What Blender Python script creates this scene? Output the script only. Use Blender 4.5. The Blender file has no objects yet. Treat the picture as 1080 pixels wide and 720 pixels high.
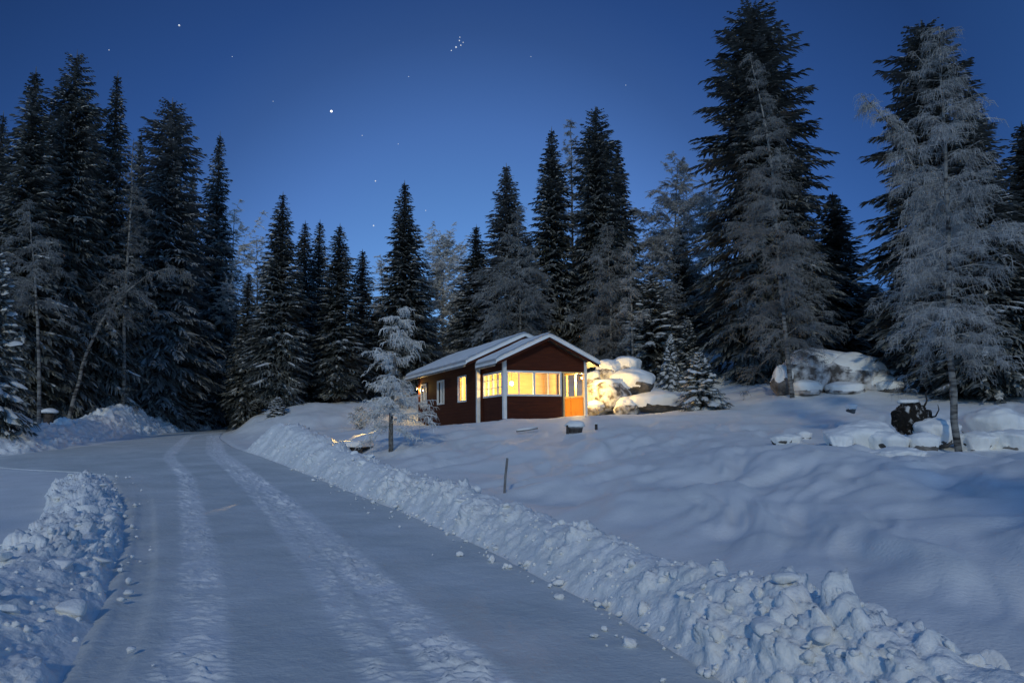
import bpy, math, random
import numpy as np
from mathutils import Matrix, Vector

R = math.radians
rng = np.random.default_rng(11)
random.seed(11)

# ------------------------------------------------------------------ camera
scene = bpy.context.scene
col = scene.collection
EYE = 1.65
PITCH, ROLL, FPX = 6.79, 0.51, 780.0
cam_d = bpy.data.cameras.new("camera")
cam_d.sensor_width = 36.0
cam_d.lens = FPX / 1080.0 * 36.0
cam_d.clip_start = 0.05
cam_d.clip_end = 6000
cam = bpy.data.objects.new("camera", cam_d)
col.objects.link(cam)
cam.matrix_world = (Matrix.Translation((0, 0, EYE)) @ Matrix.Rotation(R(90 + PITCH), 4, 'X')
                    @ Matrix.Rotation(R(-ROLL), 4, 'Z'))
scene.camera = cam

# ------------------------------------------------------------------ sky, moon, exposure
world = bpy.data.worlds.new("World")
scene.world = world
world.use_nodes = True
wn, wl = world.node_tree.nodes, world.node_tree.links
bg = wn["Background"]
sky = wn.new("ShaderNodeTexSky")
sky.sky_type = 'NISHITA'
sky.sun_disc = False
sky.sun_elevation = R(23)
sky.sun_rotation = R(185)
sky.altitude = 300
sky.air_density = 1.0
sky.dust_density = 0.0
sky.ozone_density = 6.0
tint = wn.new("ShaderNodeMix")                      # a deeper night blue than the clear-air colour
tint.data_type = 'RGBA'
tint.blend_type = 'MULTIPLY'
tint.inputs[0].default_value = 1.0
tint.inputs[7].default_value = (0.84, 1.0, 1.38, 1)
wl.new(sky.outputs[0], tint.inputs[6])
tcs = wn.new("ShaderNodeTexCoord")
dot = wn.new("ShaderNodeVectorMath")
dot.operation = 'DOT_PRODUCT'
_g = Vector((-0.052, 1.0, 0.14)).normalized()      # direction of the last twilight glow
dot.inputs[1].default_value = _g
wl.new(tcs.outputs['Generated'], dot.inputs[0])
ramp = wn.new("ShaderNodeValToRGB")
el = ramp.color_ramp.elements
el[0].position, el[0].color = 0.0, (1.05, 1.20, 1.04, 1)
el[1].position, el[1].color = 1.0, (1.08, 1.04, .90, 1)
for p_, c_ in ((.55, (.60, .78, .78)), (.80, (.28, .36, .42)), (.90, (.44, .52, .58)), (.93, (.62, .63, .63)), (.966, (.95, .90, .84)), (.985, (1.03, .99, .87))):
    e_ = el.new(p_)
    e_.color = (*c_, 1)
wl.new(dot.outputs['Value'], ramp.inputs[0])
glow = wn.new("ShaderNodeMix")
glow.data_type = 'RGBA'
glow.blend_type = 'MULTIPLY'
glow.inputs[0].default_value = 1.0
wl.new(tint.outputs[2], glow.inputs[6])
wl.new(ramp.outputs[0], glow.inputs[7])
wl.new(glow.outputs[2], bg.inputs[0])
bg.inputs[1].default_value = 0.078
moon_d = bpy.data.lights.new("moon", 'SUN')
moon_d.energy = 0.74
moon_d.angle = R(3.0)
moon_d.color = (1.0, 0.99, 0.80)
moon = bpy.data.objects.new("moon", moon_d)
col.objects.link(moon)
MOON_AZ, MOON_EL = R(185), R(24)          # azimuth clockwise from +Y: behind the camera on the left
md = Vector((math.sin(MOON_AZ) * math.cos(MOON_EL), math.cos(MOON_AZ) * math.cos(MOON_EL), math.sin(MOON_EL)))
moon.rotation_euler = md.to_track_quat('Z', 'Y').to_euler()
vs = scene.view_settings
vs.view_transform = 'Standard'
vs.look = 'None'
vs.exposure = 0.0
vs.gamma = 1.0
vs.use_curve_mapping = False
scene.render.engine = 'CYCLES'
scene.cycles.use_denoising = True
scene.cycles.max_bounces = 6
scene.cycles.transparent_max_bounces = 8
scene.cycles.sample_clamp_indirect = 4.0

# ------------------------------------------------------------------ projection helpers (metres <-> where the photograph shows a spot)
cp, sp_ = math.cos(R(PITCH)), math.sin(R(PITCH))
cr, sr = math.cos(R(ROLL)), math.sin(R(ROLL))


def ray(px, py):
    """direction through a spot of the photograph, scaled so that its Y is 1"""
    a, b = px - 540.0, py - 360.0
    x = a * cr - b * sr
    y = a * sr + b * cr
    x /= FPX
    y /= FPX
    d = np.array([x, cp + y * sp_, sp_ - y * cp])
    return d / d[1]


def at(px, py, Y):
    d = ray(px, py)
    return np.array([d[0] * Y, Y, EYE + d[2] * Y])


# ------------------------------------------------------------------ numpy noise
def _hash(ix, iy, iz, seed):
    h = (ix * 374761393 + iy * 668265263 + iz * 1440662683 + seed * 974711) & 0xFFFFFFFF
    h = ((h ^ (h >> 13)) * 1274126177) & 0xFFFFFFFF
    h = ((h ^ (h >> 16)) * 2246822519) & 0xFFFFFFFF
    return ((h >> 8) & 0xFFFF) / 65535.0


def vnoise(p, seed=0):
    """smooth value noise in 0..1 at points Nx3"""
    p = np.asarray(p, float)
    i = np.floor(p).astype(np.int64)
    f = p - i
    f = f * f * f * (f * (f * 6 - 15) + 10)
    out = 0
    for dx in (0, 1):
        for dy in (0, 1):
            for dz in (0, 1):
                w = (f[:, 0] if dx else 1 - f[:, 0]) * (f[:, 1] if dy else 1 - f[:, 1]) * (f[:, 2] if dz else 1 - f[:, 2])
                out = out + w * _hash(i[:, 0] + dx, i[:, 1] + dy, i[:, 2] + dz, seed)
    return out


def fbm(p, octaves=4, seed=0, gain=0.5):
    p = np.asarray(p, float)
    a, s, t = 1.0, 0.0, 0.0
    for k in range(octaves):
        s = s + a * (vnoise(p * 2.03 ** k + 17.3 * k, seed + k) - 0.5)
        t += a
        a *= gain
    return s / t * 2


def cells(p, seed=0):
    """distance to the nearest of scattered points (F1) and a random value of that cell, Nx3"""
    p = np.asarray(p, float)
    i = np.floor(p).astype(np.int64)
    best = np.full(len(p), 9.0)
    val = np.zeros(len(p))
    for dx in (-1, 0, 1):
        for dy in (-1, 0, 1):
            for dz in (-1, 0, 1):
                c = i + np.array([dx, dy, dz])
                q = np.stack([_hash(c[:, 0], c[:, 1], c[:, 2], seed + k) for k in (1, 2, 3)], 1) + c
                d = np.linalg.norm(q - p, axis=1)
                m = d < best
                best = np.where(m, d, best)
                val = np.where(m, _hash(c[:, 0], c[:, 1], c[:, 2], seed + 9), val)
    return best, val


def sstep(a, b, x):
    t = np.clip((x - a) / (b - a), 0, 1)
    return t * t * (3 - 2 * t)


# ------------------------------------------------------------------ mesh helpers
def mesh_np(name, V, F, smooth=True):
    """mesh from an array of vertices and an array of quads (or triangles)"""
    V = np.asarray(V, np.float32)
    F = np.asarray(F, np.int32)
    k = F.shape[1]
    me = bpy.data.meshes.new(name)
    me.vertices.add(len(V))
    me.vertices.foreach_set("co", V.ravel())
    me.loops.add(F.size)
    me.loops.foreach_set("vertex_index", F.ravel())
    me.polygons.add(len(F))
    me.polygons.foreach_set("loop_start", np.arange(0, F.size, k, dtype=np.int32))
    me.polygons.foreach_set("loop_total", np.full(len(F), k, np.int32))
    if smooth:
        me.polygons.foreach_set("use_smooth", np.ones(len(F), bool))
    me.update(calc_edges=True)
    me.validate()
    return me


def grid_faces(n, m, wrap=False):
    a = np.arange(n * m).reshape(n, m)
    if wrap:
        a = np.concatenate([a, a[:, :1]], 1)
    return np.stack([a[:-1, :-1], a[:-1, 1:], a[1:, 1:], a[1:, :-1]], -1).reshape(-1, 4)


def link(name, me, mat, parent=None):
    o = bpy.data.objects.new(name, me)
    col.objects.link(o)
    if mat is not None and me is not None and not me.materials:
        me.materials.append(mat)
    if parent is not None:
        o.parent = parent
    return o


def tag(o, label=None, cat=None, group=None, kind=None):
    if label:
        o["label"] = label
    if cat:
        o["category"] = cat
    if group:
        o["group"] = group
    if kind:
        o["kind"] = kind
    return o


def empty(name, loc, rz=0.0):
    o = bpy.data.objects.new(name, None)
    o.empty_display_size = 0.3
    o.location = loc
    o.rotation_euler = (0, 0, rz)
    col.objects.link(o)
    return o


class MB:
    """collects boxes and tubes into one mesh"""

    def __init__(self):
        self.v, self.f = [], []

    def quad(self, *ps):
        n = len(self.v)
        self.v += [tuple(p) for p in ps]
        self.f.append(tuple(range(n, n + len(ps))))
        return self

    def box(self, x0, x1, y0, y1, z0, z1):
        n = len(self.v)
        self.v += [(x0, y0, z0), (x1, y0, z0), (x1, y1, z0), (x0, y1, z0), (x0, y0, z1), (x1, y0, z1), (x1, y1, z1), (x0, y1, z1)]
        for q in ((0, 3, 2, 1), (4, 5, 6, 7), (0, 1, 5, 4), (1, 2, 6, 5), (2, 3, 7, 6), (3, 0, 4, 7)):
            self.f.append(tuple(n + k for k in q))
        return self

    def hexa(self, lower, upper):
        n = len(self.v)
        self.v += [tuple(p) for p in lower] + [tuple(p) for p in upper]
        for q in ((0, 3, 2, 1), (4, 5, 6, 7), (0, 1, 5, 4), (1, 2, 6, 5), (2, 3, 7, 6), (3, 0, 4, 7)):
            self.f.append(tuple(n + k for k in q))
        return self

    def tube(self, pts, rad, seg=8, cap=True):
        pts = [np.array(p, float) for p in pts]
        if np.isscalar(rad):
            rad = [rad] * len(pts)
        n = len(self.v)
        for i, p in enumerate(pts):
            d = pts[min(i + 1, len(pts) - 1)] - pts[max(i - 1, 0)]
            d /= np.linalg.norm(d) + 1e-9
            h = np.array([1.0, 0, 0]) if abs(d[0]) < 0.8 else np.array([0, 1.0, 0])
            a = np.cross(d, h)
            a /= np.linalg.norm(a)
            b = np.cross(d, a)
            for k in range(seg):
                t = 2 * math.pi * k / seg
                self.v.append(tuple(p + rad[i] * (math.cos(t) * a + math.sin(t) * b)))
        for i in range(len(pts) - 1):
            for k in range(seg):
                k2 = (k + 1) % seg
                self.f.append((n + i * seg + k, n + i * seg + k2, n + (i + 1) * seg + k2, n + (i + 1) * seg + k))
        if cap:
            self.f.append(tuple(n + k for k in range(seg))[::-1])
            self.f.append(tuple(n + (len(pts) - 1) * seg + k for k in range(seg)))
        return self

    def build(self, name, mat, parent=None, smooth=False, bevel=0.0):
        me = bpy.data.meshes.new(name)
        me.from_pydata(self.v, [], self.f)
        if smooth:
            me.polygons.foreach_set("use_smooth", np.ones(len(me.polygons), bool))
        me.update()
        o = link(name, me, mat, parent)
        if bevel:
            m = o.modifiers.new("bevel", 'BEVEL')
            m.width = bevel
            m.segments = 2
            m.limit_method = 'ANGLE'
        return o


# ------------------------------------------------------------------ materials
def new_mat(name):
    m = bpy.data.materials.new(name)
    m.use_nodes = True
    nt = m.node_tree
    return m, nt, nt.nodes["Principled BSDF"]


def noise_mat(name, c1, c2, scale, rough=0.7, bump=0.0, bump_scale=None, bump_dist=0.02, coord='Object', lo=0.35, hi=0.65,
              stretch=None, detail=4.0, spec=0.3):
    m, nt, b = new_mat(name)
    N, L = nt.nodes, nt.links
    if coord == 'World':
        src = N.new("ShaderNodeNewGeometry").outputs['Position']
    else:
        src = N.new("ShaderNodeTexCoord").outputs[coord]
    if stretch:
        mp = N.new("ShaderNodeMapping")
        mp.inputs['Scale'].default_value = stretch
        L.new(src, mp.inputs[0])
        src = mp.outputs[0]
    n = N.new("ShaderNodeTexNoise")
    n.inputs['Scale'].default_value = scale
    n.inputs['Detail'].default_value = detail
    L.new(src, n.inputs['Vector'])
    r = N.new("ShaderNodeValToRGB")
    r.color_ramp.elements[0].position = lo
    r.color_ramp.elements[1].position = hi
    r.color_ramp.elements[0].color = (*c1, 1)
    r.color_ramp.elements[1].color = (*c2, 1)
    L.new(n.outputs[0], r.inputs[0])
    L.new(r.outputs[0], b.inputs['Base Color'])
    b.inputs['Roughness'].default_value = rough
    b.inputs['Specular IOR Level'].default_value = spec
    if bump:
        n2 = N.new("ShaderNodeTexNoise")
        n2.inputs['Scale'].default_value = bump_scale or scale
        n2.inputs['Detail'].default_value = 5.0
        L.new(src, n2.inputs['Vector'])
        bp = N.new("ShaderNodeBump")
        bp.inputs['Strength'].default_value = bump
        bp.inputs['Distance'].default_value = bump_dist
        L.new(n2.outputs[0], bp.inputs['Height'])
        L.new(bp.outputs[0], b.inputs['Normal'])
    return m


M = {}
M['snow'] = noise_mat("fresh snow", (0.78, 0.79, 0.77), (0.87, 0.87, 0.85), 1.3, 0.6, 0.35, 22, 0.03, 'World')
M['snow_bank'] = noise_mat("ploughed snow", (0.76, 0.77, 0.75), (0.90, 0.90, 0.88), 3.5, 0.65, 0.5, 30, 0.03, 'World')
M['snow_road'] = noise_mat("packed road snow", (0.60, 0.63, 0.61), (0.73, 0.75, 0.73), 0.8, 0.55, 0.45, 26, 0.02, 'World')
_nt = M['snow_road'].node_tree
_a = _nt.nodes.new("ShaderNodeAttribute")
_a.attribute_name = "loose_lit"  # whiter loosened snow, plus light caught by the rough tread, put into the colour
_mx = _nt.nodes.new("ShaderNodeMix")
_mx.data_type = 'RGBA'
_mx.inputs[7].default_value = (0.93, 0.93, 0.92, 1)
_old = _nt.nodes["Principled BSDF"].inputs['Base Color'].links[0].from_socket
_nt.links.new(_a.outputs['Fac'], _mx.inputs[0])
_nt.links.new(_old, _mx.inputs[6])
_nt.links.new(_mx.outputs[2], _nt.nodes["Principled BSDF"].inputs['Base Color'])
M['snow_tree'] = noise_mat("snow on branches", (0.50, 0.51, 0.51), (0.68, 0.69, 0.68), 3.0, 0.7)
M['frost'] = noise_mat("hoar frost", (0.24, 0.245, 0.24), (0.46, 0.46, 0.45), 0.7, 0.8)
M['frost_pale'] = noise_mat("thick rime", (0.58, 0.57, 0.54), (0.78, 0.77, 0.74), 1.2, 0.8)
M['frost_dull'] = noise_mat("thin rime on dark twigs", (0.13, 0.135, 0.135), (0.30, 0.30, 0.29), 0.6, 0.85)
M['needles'] = noise_mat("spruce needles", (0.055, 0.063, 0.056), (0.235, 0.245, 0.235), 0.9, 0.75)
M['needles_rime'] = noise_mat("spruce needles with rime", (0.12, 0.128, 0.124), (0.34, 0.345, 0.34), 0.7, 0.8)
M['bark'] = noise_mat("spruce bark", (0.03, 0.024, 0.02), (0.085, 0.07, 0.06), 6, 0.9, 0.6, 14, 0.03)
M['birch_bark'] = noise_mat("birch bark", (0.035, 0.032, 0.03), (0.22, 0.215, 0.20), 3.2, 0.8, 0.3, 20, 0.02, stretch=(0.6, 0.6, 2.4), lo=0.40, hi=0.56)
M['grey_bark'] = noise_mat("frosty grey bark", (0.05, 0.045, 0.04), (0.20, 0.195, 0.185), 9, 0.9, 0.5, 18, 0.02)
M['rock'] = noise_mat("snow dusted granite", (0.10, 0.09, 0.085), (0.62, 0.62, 0.63), 2.6, 0.8, 0.7, 7, 0.06, 'World', lo=0.40, hi=0.60, detail=7)
M['rock_dark'] = noise_mat("granite", (0.06, 0.055, 0.05), (0.20, 0.185, 0.17), 3.0, 0.8, 0.7, 7, 0.05, 'World', detail=7)
M['soil'] = noise_mat("root soil with snow in its cracks", (0.014, 0.012, 0.010), (0.55, 0.55, 0.54), 7, 0.95, 0.8, 14, 0.05, lo=.56, hi=.68, stretch=(1, 1, .55))
M['dark_wood'] = noise_mat("weathered dark wood", (0.03, 0.026, 0.024), (0.075, 0.065, 0.06), 5, 0.85, 0.4, 12, 0.01, stretch=(3, 3, 0.6))
M['grey_wood'] = noise_mat("grey pole wood", (0.13, 0.125, 0.12), (0.24, 0.235, 0.23), 8, 0.8, 0.3, 16, 0.006)
M['white'] = noise_mat("white painted wood", (0.66, 0.66, 0.64), (0.78, 0.78, 0.76), 3, 0.5)
M['roof'] = noise_mat("dark roof sheet", (0.03, 0.03, 0.032), (0.05, 0.05, 0.052), 4, 0.6)
M['steel'] = noise_mat("grey gutter", (0.12, 0.12, 0.12), (0.2, 0.2, 0.2), 4, 0.45)


def clad_mat(name, c1, c2, pitch, axis='Z', depth=0.012, rough=0.75):
    m, nt, b = new_mat(name)
    N, L = nt.nodes, nt.links
    tc = N.new("ShaderNodeTexCoord")
    w = N.new("ShaderNodeTexWave")
    w.wave_type = 'BANDS'
    w.bands_direction = axis
    w.wave_profile = 'SAW'
    w.inputs['Scale'].default_value = 0.314159 / pitch
    L.new(tc.outputs['Object'], w.inputs['Vector'])
    n = N.new("ShaderNodeTexNoise")
    n.inputs['Scale'].default_value = 3.0
    n.inputs['Detail'].default_value = 5.0
    mp = N.new("ShaderNodeMapping")
    mp.inputs['Scale'].default_value = (0.5, 0.5, 4.0) if axis == 'Z' else (4, 4, 0.5)
    L.new(tc.outputs['Object'], mp.inputs[0])
    L.new(mp.outputs[0], n.inputs['Vector'])
    r = N.new("ShaderNodeValToRGB")
    r.color_ramp.elements[0].position = 0.3
    r.color_ramp.elements[1].position = 0.7
    r.color_ramp.elements[0].color = (*c1, 1)
    r.color_ramp.elements[1].color = (*c2, 1)
    L.new(n.outputs[0], r.inputs[0])
    L.new(r.outputs[0], b.inputs['Base Color'])
    bp = N.new("ShaderNodeBump")
    bp.inputs['Strength'].default_value = 0.8
    bp.inputs['Distance'].default_value = depth
    L.new(w.outputs[1], bp.inputs['Height'])
    L.new(bp.outputs[0], b.inputs['Normal'])
    b.inputs['Roughness'].default_value = rough
    b.inputs['Specular IOR Level'].default_value = 0.12
    return m


M['red'] = clad_mat("falu red boards", (0.050, 0.0150, 0.0085), (0.076, 0.022, 0.012), 0.16, 'Z', 0.02)
M['pine'] = clad_mat("varnished pine boards", (0.62, 0.46, 0.21), (0.78, 0.60, 0.29), 0.14, 'Z', 0.01, 0.4)
M['orange'] = clad_mat("orange stained panel", (0.50, 0.21, 0.045), (0.62, 0.29, 0.065), 0.12, 'X', 0.01, 0.4)
M['curtain'] = noise_mat("pale curtain", (0.70, 0.66, 0.58), (0.80, 0.77, 0.70), 6, 0.9, stretch=(8, 8, 0.2))

m, nt, b = new_mat("window glass")
nt.nodes.remove(b)
gl, tr, mx = nt.nodes.new("ShaderNodeBsdfGlossy"), nt.nodes.new("ShaderNodeBsdfTransparent"), nt.nodes.new("ShaderNodeMixShader")
gl.inputs['Roughness'].default_value = 0.03
mx.inputs[0].default_value = 0.06
nt.links.new(tr.outputs[0], mx.inputs[1])
nt.links.new(gl.outputs[0], mx.inputs[2])
nt.links.new(mx.outputs[0], nt.nodes["Material Output"].inputs[0])
M['glass'] = m


def emit_mat(name, c, s):
    m, nt, b = new_mat(name)
    b.inputs['Base Color'].default_value = (0.8, 0.8, 0.8, 1)
    b.inputs['Emission Color'].default_value = (*c, 1)
    b.inputs['Emission Strength'].default_value = s
    return m


M['lamp'] = emit_mat("lit lamp globe", (1.0, 0.72, 0.30), 25.0)
M['bulb'] = emit_mat("small lit bulb", (1.0, 0.66, 0.25), 5.0)
M['star'] = emit_mat("starlight", (0.95, 0.97, 1.0), 0.55)
M['planet'] = emit_mat("planet light", (1.0, 0.98, 0.94), 2.2)

# ------------------------------------------------------------------ terrain
ZR_Y = np.array([-60, -20, 0, 8, 12, 16, 20, 24, 28, 32, 36, 42, 50, 60, 75, 110.])
ZR_Z = np.array([-.5, -.2, 0, 0, .05, .15, .30, .47, .67, .88, 1.08, 1.36, 1.62, 1.86, 2.3, 4.0])
ZF = np.poly1d([0])


def zr(Y):
    Y = np.asarray(Y, float)
    return (np.interp(Y - 1.5, ZR_Y, ZR_Z) + np.interp(Y, ZR_Y, ZR_Z) + np.interp(Y + 1.5, ZR_Y, ZR_Z)) / 3


XR_Y = np.array([-30, -6, 0, 4.6, 6.8, 11.5, 16, 22, 28, 34, 42, 50, 60, 75, 110.])
XR_X = np.array([6.4, 3.9, 3.0, 1.47, .95, -.78, -2.87, -6.0, -9.2, -12.8, -16.6, -19.5, -22.8, -30, -50.])
XL_Y = np.array([-30, -6, 0, 4.6, 8, 12, 16, 20, 23, 25, 28, 31, 36, 44, 50, 60, 75, 110.])
XL_X = np.array([1.0, -1.2, -2.0, -2.75, -4.2, -6.1, -8.2, -10.6, -12.4, -17, -20.5, -20.5, -20.2, -21.2, -23.4, -25.8, -34, -56.])


def smooth_interp(Y, xs, ys, w=1.2):
    return sum(np.interp(Y + d, xs, ys) for d in (-w, -w / 2, 0, w / 2, w)) / 5


def XR(Y):
    return smooth_interp(np.asarray(Y, float), XR_Y, XR_X)


def XL(Y):
    return smooth_interp(np.asarray(Y, float), XL_Y, XL_X, 0.8)


ctrl = []
for c in [(531, 444, 34.5), (504, 449, 37), (470, 449, 41), (441, 450, 45), (619, 438, 36.2), (605, 456, 28), (540, 456, 28.5), (480, 457, 28), (413, 479, 25),
          (400, 463, 28), (385, 452, 36), (870, 474, 17), (950, 474, 18), (1000, 479, 17), (1080, 492, 13), (760, 452, 27), (680, 454, 27), (800, 432, 34), (740, 431, 35),
          (650, 438, 38.5), (690, 437, 39), (830, 416, 36), (950, 414, 36), (880, 392, 46), (760, 396, 46), (700, 393, 48), (600, 404, 50), (520, 415, 52),
          (450, 425, 52), (1010, 472, 18), (1070, 442, 26), (1000, 424, 32), (1070, 415, 40), (530, 521, 15.5), (620, 541, 12), (700, 573, 9.8), (850, 632, 6.6),
          (1000, 690, 4.7), (1080, 610, 6.4), (1000, 522, 11), (900, 560, 9.2), (850, 515, 12.5), (700, 500, 15.5), (620, 488, 20), (560, 480, 22), (470, 500, 19.5),
          (50, 451, 39), (0, 453, 36), (100, 447, 43), (130, 442, 48), (190, 444, 56), (222, 441, 61), (60, 440, 48), (-30, 450, 36), (292, 431, 50), (300, 441, 44), (350, 426, 55), (340, 457, 37), (380, 441, 45),
          (262, 441, 52), (360, 478, 26), (-100, 452, 38), (330, 470, 30)]:
    ctrl.append(tuple(at(*c)))
for Y in (-30, -15, -4, 0, 4, 8, 12, 16, 20, 24, 28, 32, 36, 42, 50, 60, 75):
    for f in ((0.0, 0.5, 1.0) if Y > 4 else (0.5,)):
        X = float(XL(Y) * (1 - f) + XR(Y) * f)
        ctrl.append((X, Y, float(zr(Y))))
    if Y < 27:
        for X in (-16, -24, -36):
            ctrl.append((float(XL(Y)) + X + 6, Y, float(zr(Y)) - 0.05))
ctrl += [(2.2, 9, .12), (4.2, 5.0, .12), (4.5, 2, .1), (8, 6, .7), (10, 10, 1.0), (14, 10, 1.4), (20, 14, 1.9), (8, 0, .5), (8, -10, .3), (14, 0, 1.2), (30, 10, 3), (34, 30, 4.6),
         (-.2, 12.6, .16), (-2.0, 16, .3), (-4.5, 21, .55),
         (0, 80, 9), (-25, 85, 6), (-60, 80, 6), (40, 75, 10), (-45, 45, 3.6), (-45, 25, 1.2), (-90, 50, 4), (80, 50, 9), (-60, 0, 0), (60, 0, 3),
         (0, -60, -.5), (-60, -50, -.3), (60, -50, 1), (0, 130, 13), (-80, 120, 9), (90, 120, 14), (-130, 20, 2), (130, 20, 6), (30, 52, 7)]
ctrl = np.array(ctrl)


def _tps(r2):
    return np.where(r2 > 1e-9, 0.5 * r2 * np.log(r2 + 1e-12), 0)


_n = len(ctrl)
_d2 = ((ctrl[:, None, :2] - ctrl[None, :, :2]) ** 2).sum(-1)
_K = np.zeros((_n + 3, _n + 3))
_K[:_n, :_n] = _tps(_d2) + np.eye(_n) * 0.6
_K[:_n, _n] = 1
_K[:_n, _n + 1:] = ctrl[:, :2]
_K[_n:, :_n] = _K[:_n, _n:].T
_W = np.linalg.solve(_K, np.concatenate([ctrl[:, 2], [0, 0, 0]]))


def zbase(X, Y):
    X, Y = np.asarray(X, float), np.asarray(Y, float)
    sh = X.shape
    X, Y = X.ravel(), Y.ravel()
    out = np.empty(len(X))
    for s in range(0, len(X), 40000):
        x, y = X[s:s + 40000], Y[s:s + 40000]
        d2 = (x[:, None] - ctrl[None, :, 0]) ** 2 + (y[:, None] - ctrl[None, :, 1]) ** 2
        out[s:s + 40000] = _tps(d2) @ _W[:_n] + _W[_n] + x * _W[_n + 1] + y * _W[_n + 2]
    rr = np.hypot(X, Y)
    far = sstep(95, 170, rr)
    out = out * (1 - far) + (7 + 3 * np.tanh(Y / 80)) * far
    # flat along the road
    xr, xl = XR(Y), XL(Y)
    dist = np.maximum(X - xr, xl - X)
    k = 1 - sstep(0.2, 2.2, dist)
    k = k * (1 - sstep(85, 100, rr))
    out = out * (1 - k) + zr(Y) * k
    return out.reshape(sh)


def zg(x, y):
    return float(zbase(np.array([x]), np.array([y]))[0])


def ground_detail(X, Y):
    """soft wind-blown waves and hummocks of the lying snow"""
    P = np.stack([X, Y, np.zeros_like(X)], -1).reshape(-1, 3)
    # streaks running down the slope, a little oblique
    a = R(28)
    wx = fbm(P / 2.2, 2, 9) * 0.8
    Q = np.stack([(P[:, 0] * math.cos(a) - P[:, 1] * math.sin(a) + wx) / 0.62, (P[:, 0] * math.sin(a) + P[:, 1] * math.cos(a)) / 2.1, P[:, 2]], -1)
    s = fbm(Q, 3, 5) * 0.20
    h = fbm(P / 3.0, 3, 21) * 0.16 + fbm(P / 0.7, 3, 33) * 0.035
    xr = XR(P[:, 1])
    right = sstep(1.5, 3.5, P[:, 0] - xr) * (1 - sstep(26, 34, P[:, 1]))
    offroad = sstep(0.3, 2.0, np.maximum(P[:, 0] - xr, XL(P[:, 1]) - P[:, 0]))
    rough = sstep(30, 42, P[:, 1]) * fbm(P / 1.3, 4, 44) * 0.22
    rr = np.hypot(P[:, 0], P[:, 1])
    leftflat = 1 - 0.75 * (1 - sstep(-1.0, 1.0, P[:, 0] - xr)) * (1 - sstep(24, 30, P[:, 1]))
    return ((s * right + (h + rough) * offroad * leftflat) * (1 - 0.7 * sstep(60, 120, rr))).reshape(X.shape)


th_front = np.linspace(R(-46), R(46), 780)
th_back = np.linspace(R(46), R(314), 150)[1:-1]
th = np.concatenate([th_front, th_back])
rad = np.concatenate([[0.02, 0.5, 1.0], np.geomspace(1.4, 900, 470)])
TH, RA = np.meshgrid(th, rad)
GX, GY = np.sin(TH) * RA, np.cos(TH) * RA
GZ = zbase(GX, GY)
_in = np.maximum(GX - XR(GY), XL(GY) - GX)
GZ = GZ + ground_detail(GX, GY) - 0.07 * (1 - sstep(-0.1, 0.35, _in)) * (GY < 100)
V = np.stack([GX, GY, GZ], -1).reshape(-1, 3)
o = link("snowy_ground", mesh_np("snowy_ground", V, grid_faces(len(rad), len(th), True)[:, ::-1]), M['snow'])
tag(o, kind='structure')

# ---- the ploughed road with wheel tracks pressed into it
ys = np.concatenate([np.linspace(-12, 2.5, 60)[:-1], 2.5 * np.exp(np.linspace(0, math.log(96 / 2.5), 900))])
ts = np.linspace(0, 1, 300)
YY, TT = np.meshgrid(ys, ts, indexing='ij')
xl, xr = XL(YY) - 0.25, XR(YY) + 0.25
wide = sstep(23, 26, YY)
XX = xl + (xr - xl) * TT
ZZ = zr(YY)
P3 = np.stack([XX, YY, 0 * XX], -1).reshape(-1, 3)
ZZ = ZZ + (fbm(P3 / 1.4, 3, 61) * 0.022 + fbm(P3 / 0.28, 3, 62) * 0.010 + fbm(P3 / 0.07, 2, 63) * 0.004).reshape(XX.shape)
tracks = [  # (Y, X) of each wheel track's middle, half width, strength of the lugs, lug pitch
    ([-12, 0, 4.7, 9.3, 15, 22, 31, 45], [3.2, 1.6, -.12, -1.95, -4.4, -7.7, -12.2, -18.0], 0.26, 1.0, 0.085),
    ([-12, 0, 4.7, 8.8, 15, 22, 29, 45], [0.3, -1.0, -1.95, -3.6, -6.4, -9.6, -13.4, -19.5], 0.24, 0.8, 0.10),
    ([-12, 0, 4.7, 9.3, 15, 22, 31, 45], [2.6, 1.05, -.66, -2.42, -4.85, -8.1, -12.6, -18.3], 0.17, 0.7, 0.09),
    ([-12, 0, 4.7, 8.8, 15, 22, 29, 45], [-.7, -1.9, -2.55, -4.3, -7.3, -10.9, -15.4, -20.5], 0.15, 0.0, 0.2),
]
seg = np.hypot(np.gradient(ys), np.gradient(0.5 * (XL(ys) + XR(ys))))
arc = np.cumsum(seg)[:, None]
LOOSE_LIT = np.zeros_like(XX)  # painted brightening along the tracks: loosened snow and the tread's caught light
for ty, tx, hw, lug, pitch in tracks:
    cx = smooth_interp(YY, np.array(ty), np.array(tx), 1.5)
    d = (XX - cx) * 0.92
    patch = 0.55 + 0.45 * np.clip(fbm(P3 / 2.3, 2, 70 + int(hw * 100)).reshape(XX.shape) * 2.2 + 0.6, 0, 1)
    prof = np.exp(-(d / hw) ** 4)
    if not lug:
        prof = prof * (1 - sstep(13, 20, YY))
    ph = (arc + 0.35 * d * np.sign(d)) / pitch
    jit = fbm(P3 / 0.22, 2, 75).reshape(XX.shape) * 0.35
    ridges = (0.5 + 0.5 * np.sin(2 * math.pi * (ph + jit))) ** 1.6
    lumpy = np.clip(0.4 + fbm(P3 / 0.11, 2, 76).reshape(XX.shape) * 1.3, 0, 1.3)
    LOOSE_LIT = np.maximum(LOOSE_LIT, np.exp(-(d / hw) ** 6) * lug * np.clip(0.62 + 0.5 * fbm(P3 / 0.5, 4, 79).reshape(XX.shape) + .25 * (patch - .6), 0, 1))
    if lug:
        ZZ = ZZ + prof * patch * lug * (0.052 * ridges * lumpy - 0.010)
    else:
        ZZ = ZZ - prof * 0.035
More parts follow.
